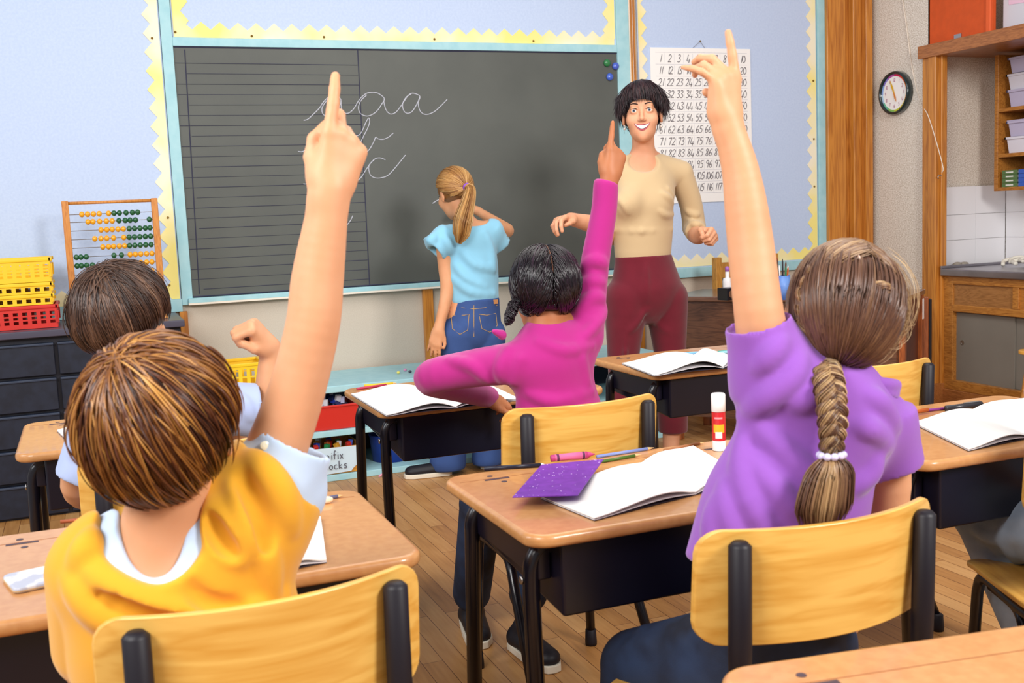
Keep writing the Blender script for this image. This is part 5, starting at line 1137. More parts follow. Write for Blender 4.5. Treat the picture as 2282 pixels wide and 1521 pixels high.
    pl = bez([c+F@V3(0, q*.0, 0)+F@(V3(0, math.cos(math.radians(e))*rad[1], math.sin(math.radians(e))*rad[2])*1.035+V3(0, -.016, .026)*s_) for q, e in zip((0,)*5, (70, 100, 125, 145, 165))], 5)
    m = MB().tube([p-V3(*base) for p in pl], .0016, 6).build('hair_parting', mat('scalp_brown', '6e4632', .6), o)
pink_girl()
# ======================= boy in light blue (behind the yellow boy)
def blue_boy():
    Y = 2.40; P = lambda x, y, q=Y: PY(x, y, q)
    c = P(276, 718, 2.40); F = frameH(28, 4, 0); base = (c[0], c[1], 0); nb = P(300, 880)
    shR = P(470, 900); el = P(590, 965, 2.42); wr = P(603, 775, 2.42); shL = P(210, 935); eL = P(170, 1080, 2.44)
    s = S(head_ops(c, F, 1.0)).u(cap(c+F@V3(0, -.03, -.06), nb, .048, .05), .025)
    s.chain([P(350, 1230), P(340, 1080), P(330, 960)], [.10, .10, .09], .04, ((0, 1, 0), .72)).u(cap(nb, shL, .05, .04), .04).u(cap(nb, shR, .05, .045), .04)
    s.chain([shL, eL, P(215, 1120, 2.62)], [.038, .032, .024], .02).chain([shR, el, P(600, 860, 2.42), wr], [.040, .034, .031, .022], .02)
    u = nrm(P(575, 722, 2.40)-wr+V3(-.015, 0, 0)); s.ops += hand_ops(wr, u, (.75, -.4, .5), -1, .88, [(1.45, 1.5, .9)]*4, thumb=[(.018, .012, -.008), (.038, .038, -.020), (.034, .062, -.034), (.014, .072, -.044)])
    o = body('dark haired boy in light blue shirt with his right fist raised', base, s, [P(350, 1230), c, wr, P(560, 690), eL, P(215, 1120, 2.62), el], .004, SK_A, .11)
    face_parts(c, F, 1.0, o, base, LIP, sdf=s)
    b = S().chain([P(350, 1240), P(340, 1080), P(335, 960)], [.125, .128, .122], .05, ((0, 1, 0), .75)).u(cap(nb+V3(0, 0, -.02), P(225, 945), .07, .055), .05).u(cap(nb+V3(0, 0, -.02), P(470, 910), .07, .06), .05)
    b.u(cyl(P(225, 930), P(178, 1065, 2.42), .055, .052), .02).u(cyl(P(470, 905), P(565, 915, 2.41), .055, .062), .02).s(ell(P(300, 845, 2.38), (.065, .09, .05)), .01).s(cyl(P(185, 1045, 2.42), P(172, 1090, 2.43), .042, .05), .003).s(cyl(P(555, 915, 2.41), P(600, 918, 2.41), .05, .058), .003)
    k0 = b.copy()
    for px in (((230, 900), (210, 950), (200, 1010)), ((520, 880), (545, 900), (560, 930)), ((170, 900), (165, 960), (165, 1010))): b.ops += fold(k0, px, .007, .02)
    wear('shirt', b, [P(350, 1240), P(178, 1065), P(600, 900), nb], .005, C_lb, o, base, .11, lo=(-9, -9, .46))
    x = P(345, 1240)[0]; t = S().chain([V3(x-.06, 2.42, .48), V3(x-.09, 2.74, .445), V3(x-.10, 2.70, .09)], [.08, .062, .05], .02).chain([V3(x+.06, 2.42, .48), V3(x+.10, 2.74, .445), V3(x+.11, 2.70, .09)], [.08, .062, .05], .02).u(cap(V3(x, 2.41, .49), V3(x, 2.41, .58), .11, .105, ((0, 1, 0), .75)), .03)
    wear('trousers', t, [V3(x-.1, 2.4, .1), V3(x+.12, 2.75, .6)], .01, D_dk, o, base)
    for q in (-.10, .11): shoe(o, base, (x+q, 2.71, 0), (0, 1), M_shoe, M_sole)
    rad = V3(.088, .106, .098); hc = c+F@V3(0, -.016, .024)
    hl = lambda a: np.interp(abs((a+180) % 360-180), [0, 30, 60, 78, 90, 104, 125, 180], [24, 20, 10, 0, 4, -10, -40, -50])
    ms = [capmesh(hc, F, rad, .98, [ell(c+F@V3(0, .10, -.05), V3(.08, .09, .10), F), ell(c+F@V3(.09, .02, -.06), V3(.03, .055, .06), F), ell(c+F@V3(-.09, .02, -.06), V3(.03, .055, .06), F)])]
    ms += [crop(hc, F, rad, dirv(-150, 66), hl, 5000, (.002, .012), .0012, 11, .05, over=10), crop(hc, F, rad, dirv(-150, 66), hl, 160, (.014, .024), .0009, 11, .2, tone=(.2, .9), lowbias=2.5)]
    hairobj(ms, 'hair', H_bb, o, base)
blue_boy()
# ======================= girl in purple (nearest, right)
def purple_girl():
    Y = 1.36; P = lambda x, y, q=Y: PY(x, y, q)
    c = P(1862, 705, 1.37); F = frameH(20, 13, 2); base = (1.0, 1.36, 0); nb = P(1850, 880, 1.35)
    shL = P(1712, 830, 1.36); el = P(1668, 505, 1.38); wr = P(1619, 268, 1.40); shR = P(1965, 930, 1.37); eR = P(1978, 1120, 1.38); wR = P(1925, 1330, 1.42)
    s = S(head_ops(c, F, .98)).u(cap(c+F@V3(0, -.03, -.06), nb, .045, .046), .025)
    s.chain([P(1735, 1400), P(1750, 1180), P(1815, 960)], [.085, .08, .088], .04, ((0, 1, 0), .72)).u(cap(P(1830, 900), shL, .05, .045), .04).u(cap(P(1860, 920), shR, .05, .04), .04)
    s.chain([shL, P(1690, 690), el, P(1650, 380, 1.39), wr], [.042, .0365, .0335, .0275, .0215], .02).chain([shR, eR, wR], [.040, .034, .022], .02)
    u = nrm(P(1617, 190, 1.40)-wr); s.ops += hand_ops(wr, u, (.25, -1, 0), 1, .76, [(.05, .05, .04), (.45, .9, .5), (.5, 1.3, .6), (.3, .55, .3)], (-.10, -.62, -.85, -.95), [(.016, .012, -.012), (.026, .036, -.030), (.012, .052, -.044), (-.006, .060, -.048)])
    s.ops += hand_ops(wR, nrm(V3(-.35, .35, -.8)), (0, -1, -.4), -1, .84)
    o = body('girl in purple T-shirt with long braid, left arm raised high with pointing finger', base, s, [P(1735, 1400), c, wr, P(1600, 70, 1.4), P(1530, 130, 1.4), eR, wR, el], .0034, SK_A, .10)
    face_parts(c, F, .98, o, base, LIP, sdf=s)
    b = S().chain([P(1722, 1330, 1.37), P(1750, 1150), P(1812, 960)], [.132, .118, .118], .06, ((0, 1, 0), .74)).u(cap(P(1835, 905), P(1722, 850), .066, .058), .05).u(cap(P(1865, 915), P(1950, 940), .066, .054), .05).u(cap(nb, nb-V3(0, 0, .05), .052, .07), .05)
    b.u(cap(P(1680, 1130), P(1628, 1270, 1.36), .05, .060), .06).u(cap(P(1800, 880), P(1735, 800), .055, .050), .04)
    b.u(cyl(P(1722, 850), P(1688, 716), .060, .050), .025).u(cyl(P(1958, 925), P(1988, 1040), .056, .051), .025)
    b.s(cyl(P(1693, 738), P(1683, 690), .043, .052), .003).s(cyl(P(1986, 1030), P(1992, 1075), .042, .05), .003).s(cap(P(1868, 858, 1.40), P(1868, 810, 1.42), .042, .055), .008).i(half(P(1600, 1268, 1.36), (-.38, 0, -1)), .008)
    k0 = b.copy(); fl = []
    for px, r in ((((1790, 800), (1760, 850), (1700, 900), (1660, 930)), .008), (((1820, 850), (1800, 890), (1770, 900)), .007), (((1650, 930), (1720, 980), (1800, 1050), (1830, 1080)), .008), (((1655, 1000), (1720, 1080), (1790, 1150)), .009), (((1640, 1040), (1670, 1120), (1730, 1210)), .008), (((1610, 1080), (1620, 1150), (1650, 1230)), .008),
                  (((1590, 1120), (1585, 1180), (1600, 1250)), .007), (((1960, 1020), (1940, 1060), (1900, 1090)), .007), (((1910, 950), (1950, 960), (1985, 1000)), .006), (((1940, 880), (1970, 900), (2000, 950)), .006), (((1745, 760), (1720, 790), (1690, 820)), .006), (((1660, 950), (1650, 1020), (1660, 1080)), .006)): fl += fold(k0, px, r*1.35, .02)
    b.ops += fl
    wear('tshirt', b, [P(1722, 1330), P(1683, 690), P(1990, 1060), nb, P(1590, 1270)], .004, C_pur, o, base, .10, lo=(-9, -9, .44))
    # ribbed collar
    cc = P(1915, 856, 1.36); fr_ = frame((.22, .05, 1)); ring = [cc+fr_@V3(.054*math.cos(a), .056*math.sin(a), 0) for a in np.linspace(0, 2*math.pi, 33)]
    rg = S()
    for i in range(32): rg.u(cap(ring[i]-V3(0, 0, .009), ring[i+1]-V3(0, 0, .009), .0055, .0055), .003).u(cap(ring[i]+V3(0, 0, .007), ring[i+1]+V3(0, 0, .007), .0042, .0042), .014)
    wear('collar', rg, [cc, cc+V3(.06, .06, .02), cc-V3(.06, .06, .02)], .003, C_pur, o, base, .03)
    t = S(); h = V3(P(1735, 1400, 1.37)[0], 1.38, .51); kL = P(1418, 1482, 1.62); kR = V3(1.16, 1.74, .44)
    t.u(cap(h+V3(0, 0, -.02), h+V3(0, 0, .13), .118, .112, ((0, 1, 0), .8)), .03).chain([V3(h[0]-.05, 1.40, .485), kL], [.085, .064], .02).chain([V3(h[0]+.07, 1.40, .485), kR], [.085, .066], .02)
    t.chain([kL-V3(0, 0, .0), kL+V3(.0, .04, -.2), V3(kL[0]+.01, kL[1]+.06, .07)], [.063, .056, .055], .01).chain([kR, V3(1.17, 1.72, .07)], [.062, .055], .01)
    k0 = t.copy()
    for px in (((1480, 1340), (1490, 1390), (1530, 1440)), ((1420, 1360), (1430, 1400), (1450, 1440)), ((1520, 1330), (1530, 1380), (1560, 1420)), ((1360, 1420), (1400, 1440), (1440, 1430))): t.ops += fold(k0, px, .007, .02)
    wear('jeans', t, [kL, kR, V3(.82, 1.7, .08), V3(1.17, 1.7, .08), h], .006, D_dk, o, base)
    for q in ((kL[0]+.01, kL[1]+.06), (1.17, 1.72)): shoe(o, base, (q[0], q[1], 0), (0, 1), M_shoe, M_sole)
    # hair: parted, drawn back to one braid
    rad = V3(.076, .100, .096); hc = c+F@V3(0, -.018, .022)
    ms = [capmesh(hc, F, rad, .985, [ell(c+F@V3(0, .10, -.05), V3(.08, .085, .10), F), ell(c+F@V3(-.09, .03, -.06), V3(.03, .05, .06), F)])]
    G = dirv(186, -62)
    n = 2600; sd = RNG.choice([-1, 1], n); A = np.array([[s_*.03+.05, math.cos(math.radians(e)), math.sin(math.radians(e))] for s_, e in zip(sd, RNG.uniform(25, 120, n))])
    mid = np.array([dirv(s_*RNG.uniform(88, 118), RNG.uniform(-22, 5)) for s_ in sd])
    tn = lambda n, m=.5, d=.16: np.clip(RNG.normal(m, d, n), 0, 1)
    def two(A, M, Bv, n, lift, r, tone, K=8):
        a = scalp(hc, F, rad, A, M, K, 0, 1, lift, .003, .03); b_ = scalp(hc, F, rad, M, np.tile(Bv, (n, 1)), K, .12, .93, lift, .004, .03); b_[:, :] += 0
        Q = np.concatenate([a, b_], 1); Q[:, 1:-1] = (Q[:, :-2]+Q[:, 1:-1]*2+Q[:, 2:])/4; Q[:, 1:-1] = (Q[:, :-2]+Q[:, 1:-1]*2+Q[:, 2:])/4
        return strands_mesh(Q, r*RNG.uniform(.6, 1.3, n), tone)
    l = RNG.uniform(.002, .007, n)
    ms.append(two(A, mid, G, n, l, .0012, np.clip(.45+.12*np.sin(A[:, 1]*20)+RNG.normal(0, .07, n), 0, 1)))
    n = 3400; A = np.array([dirv(RNG.uniform(95, 275), RNG.uniform(5, 60)) for _ in range(n)]); az = np.arctan2(A[:, 0], A[:, 1])
    B = np.tile(G, (n, 1)); ms.append(strands_mesh(scalp(hc, F, rad, A, B, 12, RNG.uniform(0, .4, n), RNG.uniform(.75, .98, n), RNG.uniform(.002, .008, n), .006, .03), .0012*RNG.uniform(.6, 1.3, n), np.clip(.22+.08*np.sin(az*17)+RNG.normal(0, .05, n), 0, 1)))
    # french plaits along both sides
    for pth in ([(1815, 590), (1795, 640), (1790, 700), (1812, 760), (1838, 815)], [(1930, 640), (1965, 640), (1990, 665), (1996, 710), (1985, 760)]):
        sp = S().u(ell(hc, rad*1.03, F)); pts = [hit(sp, *q) for q in pth]; pts = [q for q in pts if q is not None]
        if len(pts) > 2:
            P3 = np.array(bez(pts, 8)); t_ = np.linspace(0, 1, len(P3))
            for j in range(3): ph = 2*math.pi*j/3; off = np.stack([.007*np.sin(t_*15+ph), .004*np.sin(2*(t_*15+ph)), .004*np.cos(t_*15+ph)], 1); ms.append(bundle(list((P3+off)[::3]), [.004, .007, .007, .006], 50, .0008, (.2, .7)))
    # the braid
    bp = np.array(bez([P(1836, 812, 1.31), P(1848, 860, 1.265), P(1855, 930, 1.245), P(1853, 1010, 1.240)], 14)); t_ = np.linspace(0, 1, len(bp))
    for j in range(3):
        ph = 2*math.pi*j/3; w_ = 19; off = np.stack([.0130*np.sin(t_*w_+ph), -.008*np.sin(2*(t_*w_+ph)), 0*t_], 1); off *= (1-.25*t_)[:, None]
        ms.append(bundle(list((bp+off)[::2]), [.012, .0125, .0118, .009], 170, .0009, (.1, .85)))
    n = 900; K = 14; th = RNG.uniform(0, 6.283, n); q = np.sqrt(RNG.uniform(.1, 1, n)); ax = [P(1852, 1012, 1.240), P(1850, 1050, 1.235), P(1836, 1130, 1.238), P(1828, 1215, 1.245)]
    Pa = np.array(bez(ax, 5))[:K]; Wd = np.interp(np.linspace(0, 1, len(Pa)), [0, .15, .45, .75, 1], [.010, .018, .042, .050, .034]); Dd = Wd*.45
    X = Pa[None]+np.stack([(np.cos(th)*q)[:, None]*Wd[None], (np.sin(th)*q)[:, None]*Dd[None], .012*np.sin(np.linspace(0, 3, len(Pa)))[None]*RNG.normal(0, 1, n)[:, None]*.3], -1)
    end = RNG.uniform(.78, 1, n); idx = np.linspace(0, 1, K)[None]*end[:, None]*(len(Pa)-1); i0 = np.floor(idx).astype(int).clip(0, len(Pa)-2); fr = (idx-i0)[..., None]; X = X[np.arange(n)[:, None], i0]*(1-fr)+X[np.arange(n)[:, None], i0+1]*fr
    ms.append(strands_mesh(X, .0011*RNG.uniform(.6, 1.3, n), np.clip(.42+.22*np.sin(th*3+1)+RNG.normal(0, .07, n), 0, 1)))
    # stray wisps
    n = 60; A = np.array([dirv(RNG.uniform(60, 120), RNG.uniform(-10, 60)) for _ in range(n)]); B = np.array([dirv(RNG.uniform(80, 130), RNG.uniform(-50, -10)) for _ in range(n)])
    ms.append(strands_mesh(scalp(hc, F, rad, A, B, 10, 0, 1, RNG.uniform(.006, .02, n), .012, .08), .0004, tn(n, .7)))
    hairobj(ms, 'hair', H_pu, o, base)
    q = bp[-1]; k = MB()
    for j in range(10): a = 2*math.pi*j/10; k.sph(q-V3(*base)+V3(.017*math.cos(a), .014*math.sin(a), -.002), (.0062, .0062, .0058), 8, 6)
    k.build('beaded_hair_tie', mat('tie_lilac', 'd2cbee', .25, coat=.5), o, smooth=True)
    sp = S().u(ell(hc, rad*1.035, F)); pts = [hit(sp, *q) for q in ((1900, 545), (1918, 580), (1930, 620), (1928, 655), (1940, 690))]; pts = [p for p in pts if p is not None]
    if len(pts) > 2: MB().tube([p-V3(*base) for p in bez(pts, 5)], .0018, 6).build('hair_parting', mat('scalp_pink', 'd8b8a8', .6), o)
purple_girl()
# ======================= girl at the blackboard
def board_girl():
    Y = 4.72; P = lambda x, y, q=Y: PY(x, y, q)
    c = P(1012, 430, 4.78); F = frameH(-12, -5, -14); base = (P(1040, 1050, 4.72)[0], 4.72, 0); nb = P(1040, 505, 4.72)
    shL = P(988, 530); eL = P(996, 650, 4.70); wL = P(977, 735, 4.68); shR = P(1098, 505, 4.74); eR = P(1130, 512, 4.90); wR = P(1065, 470, 5.14)
    s = S(head_ops(c, F, .92)).u(cap(c+F@V3(0, -.03, -.06), nb, .042, .044), .025)
    s.chain([P(1050, 700), P(1052, 620), P(1050, 545)], [.12, .095, .10], .04, ((0, 1, 0), .68)).u(cap(P(1045, 525), shL, .045, .036), .04).u(cap(P(1055, 520), shR, .045, .036), .04)
    s.chain([shL, P(992, 590), eL, wL], [.040, .034, .031, .022], .02).chain([shR, eR, wR], [.038, .032, .021], .02)
    s.ops += hand_ops(wL, nrm(P(966, 780, 4.68)-wL), (-.5, -.8, 0), -1, .82, [(.3, .4, .3)]*4)+hand_ops(wR, nrm(V3(-.35, .5, .35)), (.5, -.4, .5), -1, .82, [(.9, .7, .4)]*4)
    s.chain([P(1015, 760), P(1000, 1000)], [.06, .04]).chain([P(1085, 760), P(1085, 1000)], [.06, .04])
    o = body('girl in light blue top and jeans writing at the blackboard, back turned', base, s, [P(1000, 1010), P(1090, 1010), c, wL, P(966, 790, 4.68), eR, wR+V3(-.1, .12, .1)], .006, SK_C, .12)
    face_parts(c, F, .92, o, base, LIP, sdf=s)
    b = S().chain([P(1055, 662), P(1052, 610), P(1052, 550)], [.122, .108, .118], .06, ((0, 1, 0), .70)).u(cap(P(1045, 530), P(990, 528), .060, .055), .05).u(cap(P(1060, 520), P(1096, 512), .058, .052), .05)
    b.u(cyl(P(1000, 525), P(966, 556, 4.72), .052, .068), .025).u(cyl(P(1090, 510), P(1114, 545, 4.76), .05, .055), .025).s(cyl(P(980, 543), P(955, 566, 4.72), .046, .062), .003).s(cyl(P(1110, 530, 4.75), P(1122, 560, 4.78), .043, .05), .003)
    b.s(ell(P(1045, 492, 4.74), (.092, .09, .048)), .01).i(half(P(1055, 673), (0, 0, -1)), .008)
    k0 = b.copy()
    for px, r in ((((1015, 590), (1040, 620), (1080, 640)), .008), (((1010, 620), (1050, 650), (1100, 655)), .008), (((1030, 560), (1060, 590), (1100, 600)), .008), (((970, 520), (960, 535), (955, 550)), .008), (((1080, 520), (1095, 560), (1100, 600)), .007), (((990, 530), (1000, 545), (1005, 560)), .007)): b.ops += fold(k0, px, r, .03)
    wear('cap_sleeve_top', b, [P(1055, 668), P(955, 560), P(1120, 550), P(1045, 500)], .006, C_sky, o, base, .11)
    t = S().chain([P(1058, 672), P(1055, 725)], [.118, .135], .03, ((0, 1, 0), .78)).chain([P(1025, 745), P(1012, 880, 4.74), P(998, 1030)], [.095, .072, .085], .02).chain([P(1082, 745), P(1090, 880, 4.74), P(1088, 1022)], [.095, .072, .078], .02)
    t.i(half(P(1050, 1037), (0, 0, -1)), .004).i(half(P(1058, 664), (0, 0, 1)), .004).s(cap(P(1056, 690, 4.60), P(1057, 760, 4.60), .012, .012), .02)
    j = wear('jeans', t, [P(1000, 1030), P(1088, 1030), P(1058, 670), P(1055, 730)], .007, D_md, o, base, .16, lo=(-9, -9, .02))
    st = MB(); stm = mat('stitch_tan', 'c8a05c', .7); b_ = V3(*base)
    for L in ([(1002, 684), (1030, 686), (1056, 688)], [(1056, 688), (1080, 686), (1108, 680)], [(1003, 700), (1010, 702), (1035, 702), (1045, 700), (1042, 735), (1025, 745), (1008, 732), (1005, 704)], [(1068, 700), (1085, 702), (1105, 698), (1108, 725), (1092, 740), (1074, 732), (1068, 704)], [(1056, 680), (1056, 720), (1056, 750)]):
        q = [hit(t, *p) for p in L]; q = [x-b_+V3(0, -.001, 0) for x in q if x is not None]
        if len(q) > 1: st.tube(q, .0014, 4)
    st.build('stitching', stm, j); q = hit(t, 1102, 672)
    if q is not None: MB().box((-.016, -.002, -.010), (.016, 0, .010)).build('leather_patch', mat('patch_tan', 'b07848', .7), j).location = q-b_
    shoe(o, base, (*P(975, 1045, 4.72)[:2], 0), (-.75, .1), M_shoe, M_sole); shoe(o, base, (*P(1088, 1040, 4.76)[:2], 0), (.3, .8), M_shoe, M_sole)
    rad = V3(.076, .096, .088); hc = c+F@V3(0, -.016, .024); G = dirv(180, -18)
    ms = [capmesh(hc, F, rad, .985, [ell(c+F@V3(0, .10, -.05), V3(.07, .08, .095), F)])]
    n = 4200; az = RNG.uniform(-180, 180, n); A = np.array([dirv(a, np.interp(abs(a), [0, 60, 90, 120, 180], [30, 15, -8, -34, -46])+RNG.uniform(0, 10)) for a in az])
    ms.append(strands_mesh(scalp(hc, F, rad, A, np.tile(G, (n, 1)), 14, RNG.uniform(0, .5, n), 1, RNG.uniform(.001, .006, n), .004, .02), .0013*RNG.uniform(.6, 1.2, n), np.clip(.45+.2*np.sin(np.radians(az)*11)+RNG.normal(0, .1, n), 0, 1)))
    g = hc+F@(rad*G*1.05)
    pt = [g, g+V3(.01, -.03, -.02), P(1032, 490, 4.60), P(1028, 520, 4.60), P(1022, 542, 4.605)]
    ms.append(bundle(pt, [.014, .026, .045, .040, .012], 420, .0014, (.1, 1.0)))
    hairobj(ms, 'hair', H_bg, o, base)
    MB().lathe([(.017, -.005), (.020, 0), (.017, .005)], g-V3(*base)+V3(.003, -.008, 0), 14, (0, 1, .3)).build('hair_tie', mat('tie_purple', '8a4cc0', .5), o, smooth=True)
board_girl()
# ======================= teacher
def teacher():
    Y = 4.25; P = lambda x, y, q=Y: PY(x, y, q)
    c = P(1431, 254, 4.22); v = EYE-c; az = math.degrees(math.atan2(v[0], v[1])); F = frameH(az+1, 1, 2); base = (P(1440, 900, Y)[0], Y, 0); nb = P(1434, 345, 4.27)
    shR = P(1388, 384, 4.28); eR = P(1372, 520, 4.34); wR = P(1272, 488, 4.12); shL = P(1516, 380, 4.26); eL = P(1546, 512, 4.30); wL = P(1566, 520, 4.06)
    s = S(head_ops(c, F, 1.06, child=False, lids=True)).u(cap(c+F@V3(0, -.03, -.06), nb, .047, .050), .025)
    s.chain([P(1432, 620), P(1432, 520), P(1438, 420)], [.118, .10, .115], .05, ((0, 1, 0), .68)).u(cap(P(1432, 372, 4.27), shR, .038, .034), .04).u(cap(P(1438, 372, 4.27), shL, .038, .034), .04)
    s.u(cap(P(1434, 342, 4.28), P(1482, 362, 4.28), .034, .026), .03).u(cap(P(1434, 342, 4.28), P(1396, 366, 4.28), .034, .026), .03)
    s.chain([shR, eR, P(1320, 500, 4.2), wR], [.038, .040, .038, .026], .02).chain([shL, P(1538, 450, 4.28), eL, P(1556, 525, 4.17), wL], [.038, .040, .041, .038, .028], .02)
    s.ops += hand_ops(wR, nrm(P(1235, 488, 4.06)-wR), (0, .2, .9), -1, .98, [(.35, .8, .5), (.45, .9, .5), (.6, 1.0, .6), (.7, 1.1, .6)], thumb=[(.018, .012, -.006), (.036, .040, -.018), (.036, .068, -.026), (.026, .088, -.032)])
    s.ops += hand_ops(wL, nrm(P(1592, 522, 3.98)-wL), (.55, .5, .5), 1, .98, [(1.2, 1.4, .8), (1.3, 1.5, .8), (1.35, 1.5, .8), (1.4, 1.5, .8)], thumb=[(.018, .012, -.006), (.040, .038, -.020), (.036, .062, -.036), (.016, .074, -.044)])
    s.chain([P(1410, 640), P(1400, 760), P(1400, 900), P(1400, 1080)], [.05, .05, .042, .034]).chain([P(1475, 640), P(1490, 760), P(1496, 900), P(1494, 1080)], [.05, .05, .042, .034])
    o = body('smiling woman teacher in beige top and burgundy trousers facing the class', base, s, [P(1400, 1100), P(1492, 1100), c, wR, P(1200, 500, 4.06), wL, P(1600, 520, 3.9), eR, eL], .0031, SK_T, .13)
    face_parts(c, F, 1.06, o, base, LIPT, smile=True, iris='5a6a80', brow='3a2420', sdf=s)
    b = S().chain([P(1433, 560), P(1433, 505), P(1437, 430)], [.132, .122, .142], .06, ((0, 1, 0), .70)).u(cap(P(1432, 372, 4.27), P(1390, 392, 4.28), .056, .052), .05).u(cap(P(1438, 372, 4.27), P(1516, 388, 4.27), .056, .052), .05)
    b.u(cap(P(1470, 366, 4.275), P(1516, 384, 4.27), .044, .050), .03).u(cap(P(1400, 368, 4.275), P(1390, 386, 4.28), .044, .050), .03)
    for x in (1400, 1462): b.u(ell(P(x, 452, 4.19), (.062, .055, .062)), .05)
    b.chain([P(1390, 392, 4.28), P(1376, 470, 4.32), eR+V3(0, 0, .0), P(1358, 512, 4.30)], [.058, .052, .050, .047], .02).chain([P(1516, 388, 4.27), P(1538, 450, 4.285), P(1547, 503, 4.30)], [.058, .052, .052], .02)
    b.u(cyl(eL+V3(0, 0, .01), P(1551, 517, 4.225), .052, .049), .01).i(half(P(1433, 578), (0, 0, -1)), .006)
    b.s(ell(P(1440, 350, 4.17), (.090, .09, .064)), .008).s(cap(P(1434, 335, 4.27), P(1434, 318, 4.29), .056, .085), .008)
    # sleeve of the far arm ends before the forearm
    k0 = b.copy()
    for px, r in ((((1365, 512), (1430, 515), (1498, 510)), .006), (((1475, 430), (1490, 440), (1500, 455)), .007), (((1470, 470), (1485, 480), (1500, 478)), .006), (((1375, 440), (1390, 455), (1400, 475)), .006), (((1535, 490), (1548, 500), (1558, 500)), .006), (((1530, 470), (1545, 478), (1556, 478)), .005), (((1490, 420), (1500, 435), (1505, 450)), .006)): b.ops += fold(k0, px, r, .02)
    wear('knit_top', b, [P(1433, 578), P(1376, 500, 4.3), P(1360, 515, 4.2), P(1555, 520, 4.2), P(1436, 370)], .005, C_bei, o, base, .12)
    t = S().chain([P(1434, 578), P(1440, 640)], [.135, .168], .04, ((0, 1, 0), .72)).chain([P(1396, 665), P(1389, 800), P(1394, 880, 4.22), P(1400, 955)], [.100, .070, .072, .066], .02).chain([P(1484, 665), P(1494, 800), P(1498, 880, 4.22), P(1500, 958)], [.100, .070, .072, .066], .02)
    t.u(ell(P(1438, 640), (.14, .10, .09)), .04).i(half(P(1434, 568), (0, 0, 1)), .004).i(half(P(1440, 970), (0, 0, -1)), .004)
    k0 = t.copy()
    for px in (((1440, 590), (1440, 630), (1440, 670)), ((1440, 690), (1420, 720), (1400, 740)), ((1445, 690), (1465, 720), (1490, 740)), ((1395, 750), (1392, 850), (1396, 940))): t.ops += fold(k0, px, .007, .02)
    wear('trousers', t, [P(1434, 570), P(1390, 970), P(1505, 970), P(1350, 680), P(1530, 680)], .008, C_bur, o, base, .1)
    for x in (1400, 1492): shoe(o, base, (*P(x, 1000, Y)[:2], 0), (-.4, -.9), M_shoe, M_shoe)
    for q in (-1, 1):
        e = c+F@V3(q*.079, -.004, -.045)-V3(*base); er = MB().sph(e, .0045, 10, 8).sph(e-V3(0, 0, .013), .006, 10, 8).build('earring', mat('pearl', 'f0ece4', .2, coat=.8), o, smooth=True)
    rad = V3(.087, .106, .101); hc = c+F@V3(0, -.016, .034)
    hl = lambda a: np.interp(abs((a+180) % 360-180), [0, 25, 42, 52, 70, 90, 105, 125, 180], [17, 16, 10, -4, -16, -12, -30, -46, -50])+(5*np.sin(np.radians(a)*24)+3*np.sin(np.radians(a)*51) if abs((a+180) % 360-180) < 60 else 0)
    ms = [capmesh(hc, F, rad, .98, [ell(c+F@V3(0, .09, -.045), V3(.068, .09, .100), F)])]
    pole = dirv(150, 78); ms.append(crop(hc, F, rad, pole, hl, 4200, (.002, .016), .0014, 12, .06, over=8))
    n = 900; az = RNG.uniform(-180, 180, n); B = np.array([dirv(a, hl(a)+RNG.uniform(-14, 30)) for a in az]); X = scalp(hc, F, rad, np.tile(pole, (n, 1)), B, 12, RNG.uniform(.3, .5, n), 1, .012, .004, .06)
    fl_ = (X[:, -1]-hc); fl_ /= np.linalg.norm(fl_, axis=1, keepdims=True); tt = np.linspace(0, 1, 12)[None, :, None]**3; side = np.abs(np.sin(np.radians(az)))[:, None, None]; X = X+fl_[:, None]*tt*side*RNG.uniform(.004, .036, (n, 1, 1))
    ms.append(strands_mesh(X, .0015*RNG.uniform(.6, 1.2, n), np.clip(RNG.normal(.4, .2, n), 0, 1)))
    hairobj(ms, 'hair', H_te, o, base)
teacher()
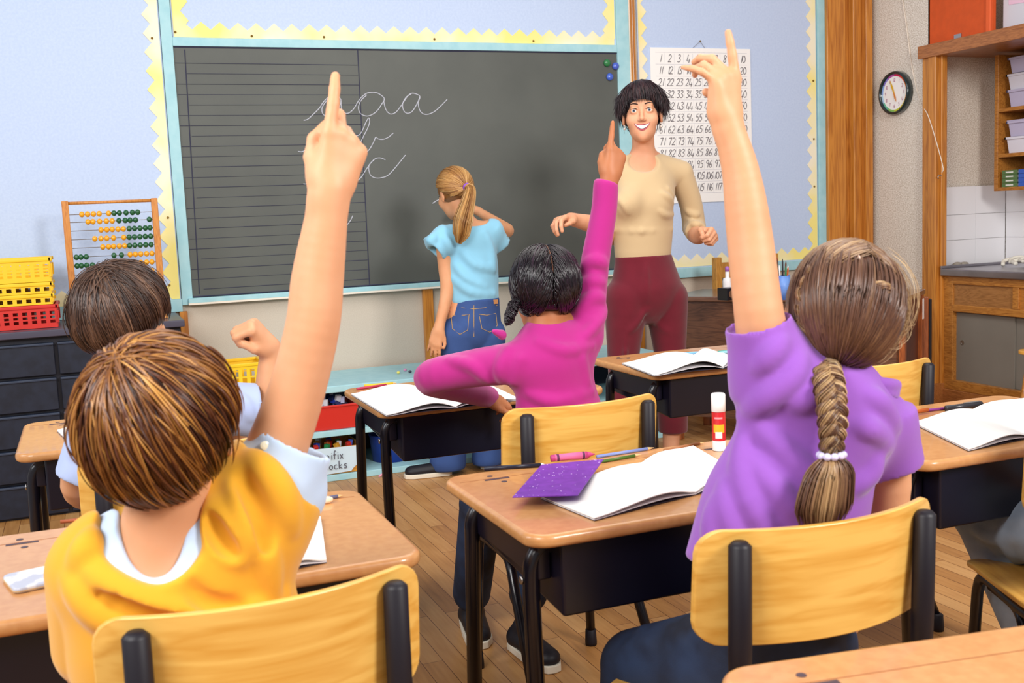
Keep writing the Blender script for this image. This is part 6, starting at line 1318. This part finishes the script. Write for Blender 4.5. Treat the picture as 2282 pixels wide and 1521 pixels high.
# ======================= child at the right edge (only the jeans are in view)
def edge_child():
    base = (1.88, 1.45, 0); f = V3(.40, .915, 0); r = V3(.915, -.40, 0); B0 = V3(1.885, 1.41, 0); T = lambda a, b, z: B0+r*a+f*b+V3(0, 0, z); c = T(0, .02, 1.02); F = frameH(23.6)
    s = S(head_ops(c, F, .98)).u(cap(c+F@V3(0, -.03, -.06), T(0, 0, .86), .046, .05), .025).chain([T(0, 0, .52), T(0, 0, .66), T(0, 0, .80)], [.10, .095, .10], .04, (f, .72)).u(cap(T(0, 0, .82), T(-.12, 0, .81), .05, .04), .03).u(cap(T(0, 0, .82), T(.12, 0, .81), .05, .04), .03)
    for q in (-1, 1):
        s.chain([T(q*.13, 0, .81), T(q*.17, .10, .66), T(q*.10, .16, .56)], [.038, .032, .022]); s.ops += hand_ops(T(q*.10, .16, .56), f, (0, 0, 1), q, .84)
    o = body('child in pale blue jeans sitting at the right edge of the picture', base, s, [T(0, 0, .5), c, T(.15, .2, .6), T(-.15, .2, .55)], .008, SK_A, .14); face_parts(c, F, .98, o, base, LIP, sdf=s)
    b = S().chain([T(0, 0, .52), T(0, 0, .66), T(0, 0, .79)], [.118, .112, .115], .05, (f, .75))
    for q in (-1, 1): b.u(cap(T(0, 0, .82), T(q*.12, 0, .80), .06, .052), .04).u(cap(T(q*.13, 0, .80), T(q*.16, .06, .70), .052, .05), .02)
    b.s(ell(T(0, 0, .90), (.06, .06, .04)), .01); wear('shirt', b, [T(0, 0, .52), T(.15, .05, .7), T(-.15, .05, .85)], .009, C_lb, o, base, .13, lo=(-9, -9, .49))
    t = S().u(cap(T(0, -.01, .50), T(0, -.01, .57), .115, .105, (f, .8)), .03)
    for q in (-1, 1): kn = V3(1.845, 1.83, .475) if q < 0 else T(.11, .40, .49); an = V3(1.88, 1.62, .08) if q < 0 else T(.12, .36, .08); t.chain([T(q*.075, 0, .495), kn], [.088, .068], .02).chain([kn, an], [.064, .058], .01)
    k0 = t.copy()
    for px in (((2200, 1190), (2240, 1240), (2275, 1300)), ((2170, 1180), (2210, 1200), (2270, 1200)), ((2230, 1180), (2250, 1230), (2282, 1260))): t.ops += fold(k0, px, .008, .02)
    wear('jeans', t, [T(0, -.05, .5), T(.12, .42, .08), T(-.12, .42, .5)], .007, D_lt, o, base)
    for q in (-1, 1): shoe(o, base, (1.88, 1.62, 0) if q < 0 else tuple(T(q*.12, .36, 0)), (.4, .9), M_shoe, M_sole)
    rad = V3(.086, .105, .098); hc = c+F@V3(0, -.016, .024); hl = lambda a: np.interp(abs((a+180) % 360-180), [0, 60, 90, 180], [20, 5, -10, -50])
    hairobj([capmesh(hc, F, rad, .98, [ell(c+F@V3(0, .10, -.05), V3(.08, .09, .10), F)]), crop(hc, F, rad, dirv(180, 70), hl, 1200, (.002, .012), .002, 10, .05, over=10)], 'hair', H_bb, o, base)
edge_child()
